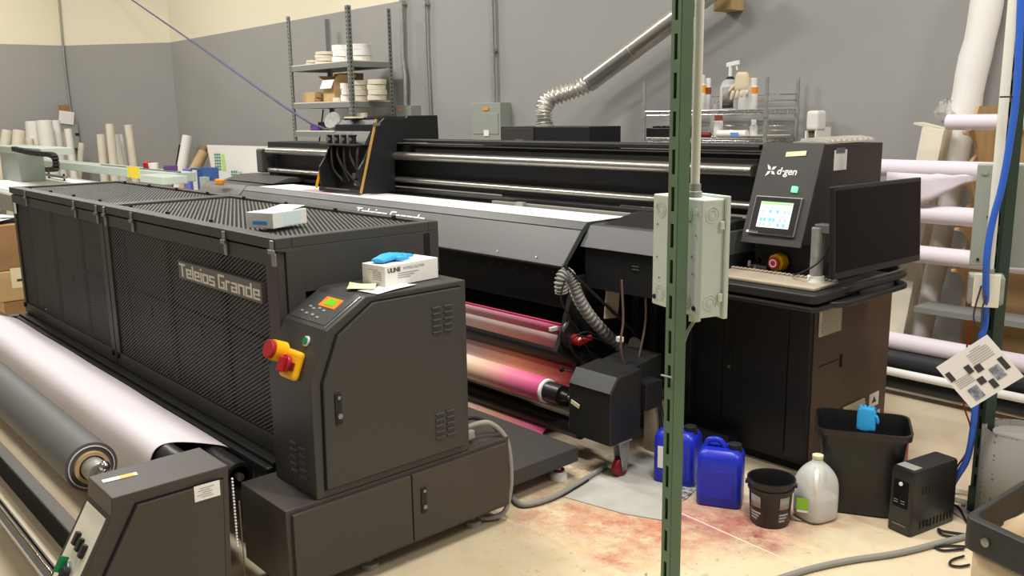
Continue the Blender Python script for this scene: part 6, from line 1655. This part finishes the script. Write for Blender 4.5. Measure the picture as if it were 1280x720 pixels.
MB().box(ys0.x, ys1.x, GY-.004, GY-.001, GZ-.10, GZ+.03).build('sign_plate', 'yellowsign', t)
MB().box(ys0.x-.06, ys1.x+.06, GY-.0008, GY-.0002, GZ-.098, GZ+.03).build('sign_edge', 'lightgreen', t)
b = MB(); c_ = A(178, 206, y=GY+.1)
tag(MB().lathe([(.045, 0), (.05, .01), (.05, .07), (.04, .08)], (c_.x, GY+.16, GZ)).build('red_cup', 'red', bevel=.003), 'small red cup on the cutter gantry', 'cup')
tag(MB().lathe([(.05, 0), (.055, .07)], (A(185, 206, y=GY+.1).x, GY+.16, GZ)).build('white_cup', 'white'), 'small white cup beside the red one on the gantry', 'cup')
tag(MB().box(A(204, 210, y=GY+.1).x, A(211, 210, y=GY+.1).x, GY+.1, GY+.2, GZ, GZ+.06).build('purple_box', 'purple', bevel=.004), 'small dark purple box at the gantry right end', 'box')
for k, px in enumerate((24, 40, 75)):
    pass
# knife rail on white table surface
ra_, rb_ = A(22, 212, z=.95), A(82, 222, z=.95)
MB().obox((ra_+rb_)/2, (rb_-ra_), (0, 1, 0), (0, 0, 1), (rb_-ra_).length, .05, .03).build('tool_rail', 'steel', FC, bevel=.003)
for px in (25, 42, 61, 80): 
    p = A(px, 211+(px-22)*.16, z=.965); MB().cyl(p-Vector((0, 0, .06)), p+Vector((0, 0, .03)), .012).build('rail_knob', 'rubber', FC)

# cardboard boxes with stuff, far left edge
def cart(label, x0, x1, y0, y1, z0, z1, m_='card', tape=True, txt=False):
    t = thing('cardboard_carton', label, 'carton', ((x0+x1)/2, (y0+y1)/2, z0), group='cartons left of the dryer')
    MB().box(x0, x1, y0, y1, z0, z1).build('carton', m_, t, bevel=.006)
    if tape: MB().box(x0-.001, x1+.001, (y0+y1)/2-.03, (y0+y1)/2+.03, z1, z1+.0015).build('tape', 'cardlight', t); MB().box(x1, x1+.0015, (y0+y1)/2-.03, (y0+y1)/2+.03, z1-.12, z1).build('tape', 'cardlight', t)
    if txt: MB().box(x1+.0005, x1+.002, y1-.24, y1-.04, z0+.1, z0+.26).build('shipping_label', 'tape', t); MB().box(x1+.002, x1+.003, y1-.20, y1-.08, z0+.15, z0+.17).build('label_print', 'ink', t)
    return t
cart('upper brown carton left of the dryer under the loose papers', -8.6, -7.75, 1.25, 1.87, .50, .86)
cart('middle brown carton of the stack left of the dryer', -8.62, -7.73, 1.2, 1.88, .26, .497, 'cardlight', txt=True)
cart('bottom brown carton of the stack left of the dryer', -8.6, -7.74, 1.22, 1.86, .002, .257)
random.seed(3)
for k, (m_, lb_) in enumerate((('paper', 'lowest white paper sheet on the carton stack'), ('skyblue', 'blue sheet lying on the carton stack'), ('white', 'uppermost white sheet on the carton stack'), ('greypaper', 'dark grey strip of paper on the carton stack'))):
    tag(sheet(-8.15+.08*k, 1.55+.05*k, .863+.012*k, .5-.1*k if k != 3 else .4, .42 if k != 3 else .06, .3*k, .01).build('loose_paper', m_, solid=.001), lb_, 'paper')

# ------------------------------------------------------------------ lights
def area(x, y, z, sx_, sy_, pw, col=(1, .965, .915), rot=(0, 0, 0)):
    l = bpy.data.lights.new('ceiling_light', 'AREA'); l.shape = 'RECTANGLE'; l.size = sx_; l.size_y = sy_; l.energy = pw; l.color = col
    o = bpy.data.objects.new('ceiling_light', l); COL.objects.link(o); o.location = (x, y, z); o.rotation_euler = rot
for x, y, p in ((-7.5, 2.4, 200), (-4.2, 1.5, 135), (-1.2, 2.2, 165), (-11.5, 2.6, 130), (-14.0, 2.0, 70), (1.6, 3.4, 140), (-2, -2, 40), (-7.5, -1.5, 40)):
    area(x, y, 4.9, 1.25, .35, p)
w = bpy.data.worlds.new('world'); SC.world = w; w.use_nodes = True
w.node_tree.nodes['Background'].inputs[0].default_value = (1, .95, .90, 1); w.node_tree.nodes['Background'].inputs[1].default_value = .2
SC.view_settings.view_transform = 'Standard'; SC.view_settings.look = 'None'; SC.view_settings.gamma = 1; SC.view_settings.exposure = -.05
SC.view_settings.use_curve_mapping = False
